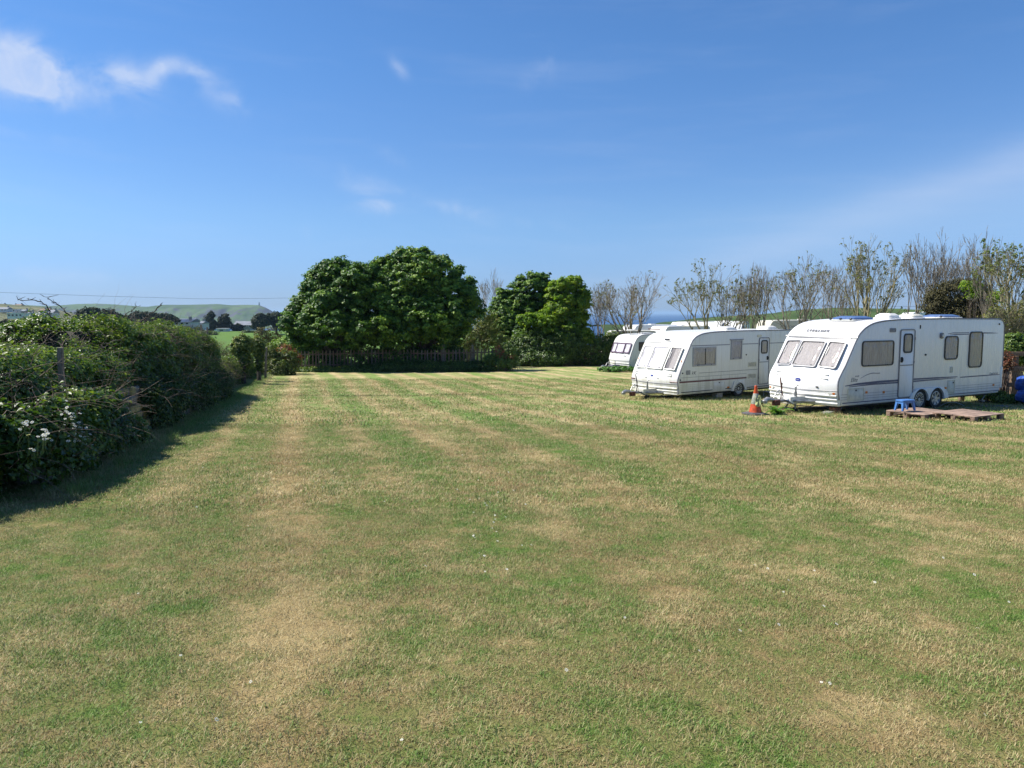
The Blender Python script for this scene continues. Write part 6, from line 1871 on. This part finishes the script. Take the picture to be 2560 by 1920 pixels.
far_tree('round_tree', 470, 850, 300, [(400, 832, 40, 14), (440, 828, 34, 14), (478, 828, 30, 12), (510, 834, 26, 10), (535, 836, 20, 8)], 'grey-green shrubs at the foot of the sheds, above the green field', 200, .6, 'shrub', vb=.2)
far_tree('round_tree', 630, 845, 320, [(620, 833, 18, 7), (648, 832, 18, 8)], 'grey-green shrubs below the blue-grey roof', 110, .6, 'shrub', vb=.2)
# wind-bent small pine nearer
k_ = 62; bt = bush('wind_bent_pine', 672, k_, [(668, 838, 34, 20, 0), (690, 852, 26, 14, 0), (650, 845, 18, 10, 0)], 'gorse', 'half-bare brownish pine with splayed branches in front of the green field', 150, 12, .22, .12, stems=160, vb=.6, cat='tree', stemmat='dark_bark')
MB().tube([(0, 0, -.2), (.05, 0, .8), (0, 0, 1.6)], [.09, .07, .04], 7).build('trunk', M['dark_bark'], bt)
bush('field_scrub', 545, 40, [(520, 880, 34, 16, 0), (560, 878, 36, 18, 0), (600, 885, 30, 14, 0)], 'olive', 'dry twiggy scrub between the tall brambles and the green field', 130, 10, .25, .08, stems=420, vb=.3)

M['wall_white'] = pmat('white_render', (.62, .62, .62), .8, var=.05, scale=.3)
M['wall_stone'] = pmat('stone_render', (.36, .33, .29), .9, var=.15, scale=.5)
M['slate'] = pmat('grey_slate', (.20, .22, .25), .7, var=.15, scale=.5)
M['dark_slate'] = pmat('solar_panel_slate', (.035, .04, .06), .35, var=.2, scale=.5)
M['tile_brown'] = pmat('brown_roof', (.24, .17, .12), .85, var=.15, scale=.5)
M['dark_glass'] = pmat('dark_house_window', (.03, .035, .045), .15, var=.1)
def house(px0, px1, pytop, pybase, y, label, wallm='wall_white', roofm='slate', roof=.45, wins=3, flat=False, group='houses on the hillside', d=8.0, yaw=0, cat='house', chim=True, rows=1):
    x0, x1 = xat(px0, y), xat(px1, y); zb = zat(pybase, y); zt = zat(pytop, y); W = x1 - x0; H = zt - zb
    root = empty('house', ((x0 + x1) / 2, y, zb), R(yaw), label, cat, group)
    he = H if flat else H * (1 - roof)
    MB().box(-W / 2, W / 2, 0, d, -1.2, he).build('wall', M[wallm], root)
    if flat:
        MB().box(-W / 2 - .3, W / 2 + .3, -.3, d + .3, he, he + .35).build('roof', M[wallm], root)
    else:
        e = .4; v = [(-W / 2 - e, -e, he - .1), (W / 2 + e, -e, he - .1), (W / 2 + e, d + e, he - .1), (-W / 2 - e, d + e, he - .1), (-W / 2 - e, d / 2, H), (W / 2 + e, d / 2, H)]
        rf_ = MB().add(v, [(0, 1, 5, 4), (2, 3, 4, 5), (0, 4, 3), (1, 2, 5), (3, 2, 1, 0)]).build('roof', M[roofm], root)
        if chim: MB().box(W * .28, W * .28 + .9, d / 2 - .5, d / 2 + .5, H - 1.0, H + 1.0).build('chimney', M['wall_stone'], rf_)
    wh = min(1.3, he / rows * .55)
    for r__ in range(rows):
        zc = he * (r__ + .5) / rows
        for i in range(wins):
            xc = -W / 2 + W * (i + .5) / wins; ww = min(1.6, W / wins * .5)
            o = ring(ww + .3, wh + .3, .02, .14, 0, .12, side_frame(xc, zc)).build('window', M['wall_white'], root)
            slab(ww, wh, .02, .01, .05, side_frame(xc, zc)).build('pane', M['dark_glass'], o)
    return root
GH = 'houses on the hillside'
house(22, 60, 784, 792, 470, 'long white flat-roofed house, above the dark wood at far left', flat=True, wins=4)
house(60, 72, 783, 792, 476, 'blue-grey slated house end joined on the right of the flat-roofed house', 'wall_stone', 'slate', wins=1)
house(0, 22, 768, 777, 640, 'pale house at the left edge below the hill crest', wins=3, roof=.5)
house(36, 43, 774, 779, 560, 'tiny square white house with one dark window', flat=True, wins=1)
house(53, 65, 774, 781, 560, 'small blue-grey house beside the tiny square white one', 'wall_stone', 'slate', wins=2)
house(47, 50.5, 777, 780, 556, 'tiny white shed between the two small hillside houses', flat=True, wins=1, d=3)
house(70, 78, 779, 792, 520, 'narrow gabled stone house left of the cluster', 'wall_stone', 'slate', wins=1, rows=2)
house(88, 100, 783, 791, 520, 'low stone house in the middle of the hillside cluster', 'wall_stone', 'slate', wins=2)
house(100, 112, 772, 784, 560, 'pale pinkish gabled house, left of the upper right cluster', 'wall_white', 'tile_brown', wins=2)
house(113, 124, 771, 785, 565, 'house with chimneys in the upper right cluster', 'wall_stone', 'tile_brown', wins=2)
house(126, 136, 774, 790, 540, 'blue-grey gabled house right of the chimneyed one', 'wall_white', 'slate', wins=1, rows=2)
house(42, 56, 760, 769, 760, 'pinkish house on the hill crest', 'wall_stone', 'tile_brown', wins=3)
house(30, 40, 761, 768, 765, 'grey house on the hill crest left of the pinkish one', 'wall_stone', 'slate', wins=2)
house(0, 14, 760, 767, 770, 'brownish house on the hill crest at the left edge', 'wall_stone', 'tile_brown', wins=2)
house(413, 476, 798, 812, 300, 'long barn with a dark solar-panelled roof', 'wall_white', 'dark_slate', wins=5, roof=.5, group='farm buildings', d=10)
house(480, 505, 803, 815, 310, 'pale gabled building right of the solar-panelled barn', 'wall_white', 'slate', wins=2, group='farm buildings')
house(434, 482, 797, 806, 322, 'grey-roofed shed behind the solar-panelled barn', 'wall_stone', 'slate', wins=3, group='farm buildings', chim=False)
house(372, 412, 802, 814, 300, 'low brown-roofed building left of the barn', 'wall_stone', 'tile_brown', wins=3, group='farm buildings')
house(586, 632, 803, 818, 345, 'blue-grey slated bungalow left of the umbrella pines', 'wall_stone', 'slate', roof=.62, wins=4, group='farm buildings')
house(543, 566, 823, 828, 330, 'small white shed at the top edge of the green field', flat=True, wins=1, group='farm buildings', d=4)
house(712, 727, 805, 812, 330, 'small pale house seen between the pine and the sycamore', wins=2, group='farm buildings')

# ------------------------------------------------------------------ grass on the lawn
def tuft_mesh(name, n, rad, lmin, lmax, w, seed):
    rs = np.random.default_rng(seed)
    r_ = rad * np.sqrt(rs.uniform(0, 1, n)); a = rs.uniform(0, 2 * np.pi, n)
    b = np.stack([r_ * np.cos(a), r_ * np.sin(a), np.full(n, -.004)], -1)
    az = rs.uniform(0, 2 * np.pi, n); tilt = rs.uniform(.25, 1.45, n); L = rs.uniform(lmin, lmax, n)
    d = np.stack([np.cos(az) * np.sin(tilt), np.sin(az) * np.sin(tilt), np.cos(tilt)], -1)
    s_ = np.stack([-np.sin(az), np.cos(az), np.zeros(n)], -1) * (w * rs.uniform(.6, 1.3, n))[:, None] * .5
    mid_ = b + d * L[:, None] * .55; tip = mid_ + norm(d + np.array([0, 0, -.45]) + rs.normal(0, .15, (n, 3))) * L[:, None] * .45
    V = np.stack([b - s_, b + s_, mid_ + s_ * .8, mid_ - s_ * .8, tip], 1).reshape(-1, 3)
    k = np.arange(n)[:, None] * 5
    Fc = np.concatenate([k + [0, 1, 2], k + [0, 2, 3], k + [3, 2, 4]], 1).reshape(-1, 3)
    me = npmesh(name, V, Fc, {'var': np.repeat(np.clip(rs.normal(.5, .38, n), 0, 1), 5)}); me.materials.append(M['blade'])
    return me


def scatter(name, meshes, P, rot, scl, label):
    """one object: instances of the small meshes on points"""
    me = bpy.data.meshes.new(name); me.vertices.add(len(P)); me.vertices.foreach_set('co', np.ascontiguousarray(P, dtype=np.float32).ravel())
    for an, av in (('rz', rot), ('sc', scl)):
        at = me.attributes.new(an, 'FLOAT', 'POINT'); at.data.foreach_set('value', np.ascontiguousarray(av, dtype=np.float32))
    me.update()
    o = link(name, me, None); o['kind'] = 'stuff'; o['label'] = label
    ng = bpy.data.node_groups.new(name, 'GeometryNodeTree'); ng.interface.new_socket('Geometry', in_out='INPUT', socket_type='NodeSocketGeometry'); ng.interface.new_socket('Geometry', in_out='OUTPUT', socket_type='NodeSocketGeometry')
    n = ng.nodes; l = ng.links; gi = n.new('NodeGroupInput'); go = n.new('NodeGroupOutput'); ip = n.new('GeometryNodeInstanceOnPoints'); m2p = n.new('GeometryNodeMeshToPoints')
    gti = n.new('GeometryNodeGeometryToInstance')
    for q in meshes:
        ob = bpy.data.objects.new(name + '_source', q); ob.location = (0, 0, 0)
        src.objects.link(ob)
        oi = n.new('GeometryNodeObjectInfo'); oi.inputs['Object'].default_value = ob; oi.inputs['As Instance'].default_value = True
        l.new(oi.outputs['Geometry'], gti.inputs[0])
    l.new(gi.outputs[0], m2p.inputs[0]); l.new(m2p.outputs[0], ip.inputs['Points']); l.new(gti.outputs[0], ip.inputs['Instance']); ip.inputs['Pick Instance'].default_value = True
    a1 = n.new('GeometryNodeInputNamedAttribute'); a1.data_type = 'FLOAT'; a1.inputs[0].default_value = 'rz'
    a2 = n.new('GeometryNodeInputNamedAttribute'); a2.data_type = 'FLOAT'; a2.inputs[0].default_value = 'sc'
    cx = n.new('ShaderNodeCombineXYZ'); l.new(a1.outputs[0], cx.inputs[2])
    l.new(cx.outputs[0], ip.inputs['Rotation']); l.new(a2.outputs[0], ip.inputs['Scale']); l.new(ip.outputs[0], go.inputs[0])
    md = o.modifiers.new('scatter', 'NODES'); md.node_group = ng
    return o


src = bpy.data.collections.new('sources')      # not linked to the scene: only feeds the scatter
def lawn_points(y0, y1, dens, seed, margin=1.5):
    rs = np.random.default_rng(seed); n = int(dens * (y1 - y0) * (1.40 * y1 + 2 * margin))
    y = rs.uniform(y0, y1, n); x = rs.uniform(-.70 * y1 - margin, .70 * y1 + margin, n)
    k = (np.abs(x) < .69 * y + margin) & (x > hx_(y) + .3)
    x, y = x[k], y[k]
    for C0, ax, L_, Wd in ((A_C0, AX_A, 7.0, WA), (B_C0, AX_B, 6.6, WB)):      # no grass here, so the dark shadow sheets show
        u = (x - C0[0]) * ax[0] + (y - C0[1]) * ax[1]; w = -(x - C0[0]) * ax[1] + (y - C0[1]) * ax[0]
        k = ~((u > .1) & (u < L_ - .3) & (w > .12) & (w < Wd)); x, y = x[k], y[k]
    z = ground_z(x[None, :], y[None, :])[0]
    return np.stack([x, y, z], -1), rs
near_m = [tuft_mesh('grass_tuft', 150, .15, .015, .042, .0034, s_) for s_ in range(5)]
mid_m = [tuft_mesh('grass_tuft_mid', 150, .28, .025, .055, .0065, 20 + s_) for s_ in range(4)]
far_m = [tuft_mesh('grass_tuft_far', 120, .6, .03, .07, .016, 40 + s_) for s_ in range(4)]
P, rs2 = lawn_points(1.8, 7.5, 125, 1); 
lush = fbm(P * 1.3, 60, 3); sc_ = .75 + .9 * np.clip(lush - .25, 0, 1) * rs2.uniform(.6, 1.4, len(P))
scatter('lawn_grass', near_m, P, rs2.uniform(0, 6.28, len(P)), sc_, 'short mown grass in the foreground')
P, rs2 = lawn_points(7.3, 16.5, 34, 2); lush = fbm(P * 1.3, 60, 3)
scatter('lawn_grass', mid_m, P, rs2.uniform(0, 6.28, len(P)), .75 + .9 * np.clip(lush - .25, 0, 1) * rs2.uniform(.6, 1.4, len(P)), 'short mown grass in the middle of the lawn')
P, rs2 = lawn_points(16, 40, 5, 3)
scatter('lawn_grass', far_m, P, rs2.uniform(0, 6.28, len(P)), rs2.uniform(.7, 1.3, len(P)), 'short mown grass on the far part of the lawn')
# uncut grass along the hedge foot and under the caravans
fr_m = [tuft_mesh('long_tuft', 60, .10, .07, .17, .005, 60 + s_) for s_ in range(3)]
yy = rng.uniform(8, 46, 1500); xx = hx_(yy) + rng.uniform(.55, 1.15, 1500)
PP = [np.stack([xx, yy, ground_z(xx[None], yy[None])[0]], -1)]
for C0, ax, L_, Wd in ((A_C0, AX_A, 7.0, WA), (B_C0, AX_B, 6.6, WB), (C_C0, AX_C, 5.0, WC)):
    n = 260; u = rng.uniform(-1.2, L_, n); w = rng.normal(0, .22, n) + rng.choice([-.02, .3, Wd / 2, Wd], n)
    X_ = C0[0] + ax[0] * u - ax[1] * w; Y_ = C0[1] + ax[1] * u + ax[0] * w
    PP.append(np.stack([X_, Y_, ground_z(X_[None], Y_[None])[0]], -1))
PP = np.concatenate(PP)
scatter('rough_grass', fr_m, PP, rng.uniform(0, 6.28, len(PP)), rng.uniform(.5, 1.2, len(PP)), 'longer uncut grass at the hedge foot and round the caravans')
# small daisies and clover heads in the lawn
rs = random.Random(21); pts = []
for i in range(34):
    q_ = gnd(rs.uniform(40, 2540), rs.uniform(1150, 1880)); pts.append((q_.x, q_.y, bumpz(q_.x, q_.y) + rs.uniform(.02, .035), 0))
for (a, b, n, sx, sy) in ((1215, 1280, 22, 60, 60), (1250, 1350, 8, 50, 20), (1350, 1025, 60, 90, 12), (1560, 1065, 70, 120, 10), (1450, 1045, 40, 100, 14), (1900, 1490, 8, 140, 100)):
    for i in range(n):
        q_ = gnd(rs.gauss(a, sx), max(960, rs.gauss(b, sy))); pts.append((q_.x, q_.y, bumpz(q_.x, q_.y) + rs.uniform(.02, .035), 0))
daisies('lawn_daisies', 'small white daisies dotted over the mown grass', pts, (0, 12, g1(0, 12)), .0095, stem=False)

# ------------------------------------------------------------------ thin sea haze
hz = bpy.data.materials.new('haze'); hz.use_nodes = True; t = NT(hz.node_tree); t.n.clear()
o_ = t.node('ShaderNodeOutputMaterial'); pv = t.node('ShaderNodeVolumePrincipled'); pv.inputs['Density'].default_value = HAZE; pv.inputs['Color'].default_value = (.50, .74, 1.0, 1)
pv.inputs['Anisotropy'].default_value = .2
t.l.new(pv.outputs[0], o_.inputs['Volume'])
hzo = MB().box(-46000, 46000, -80, 61000, -82, 40).build('haze', hz, None, None); hzo['kind'] = 'stuff'
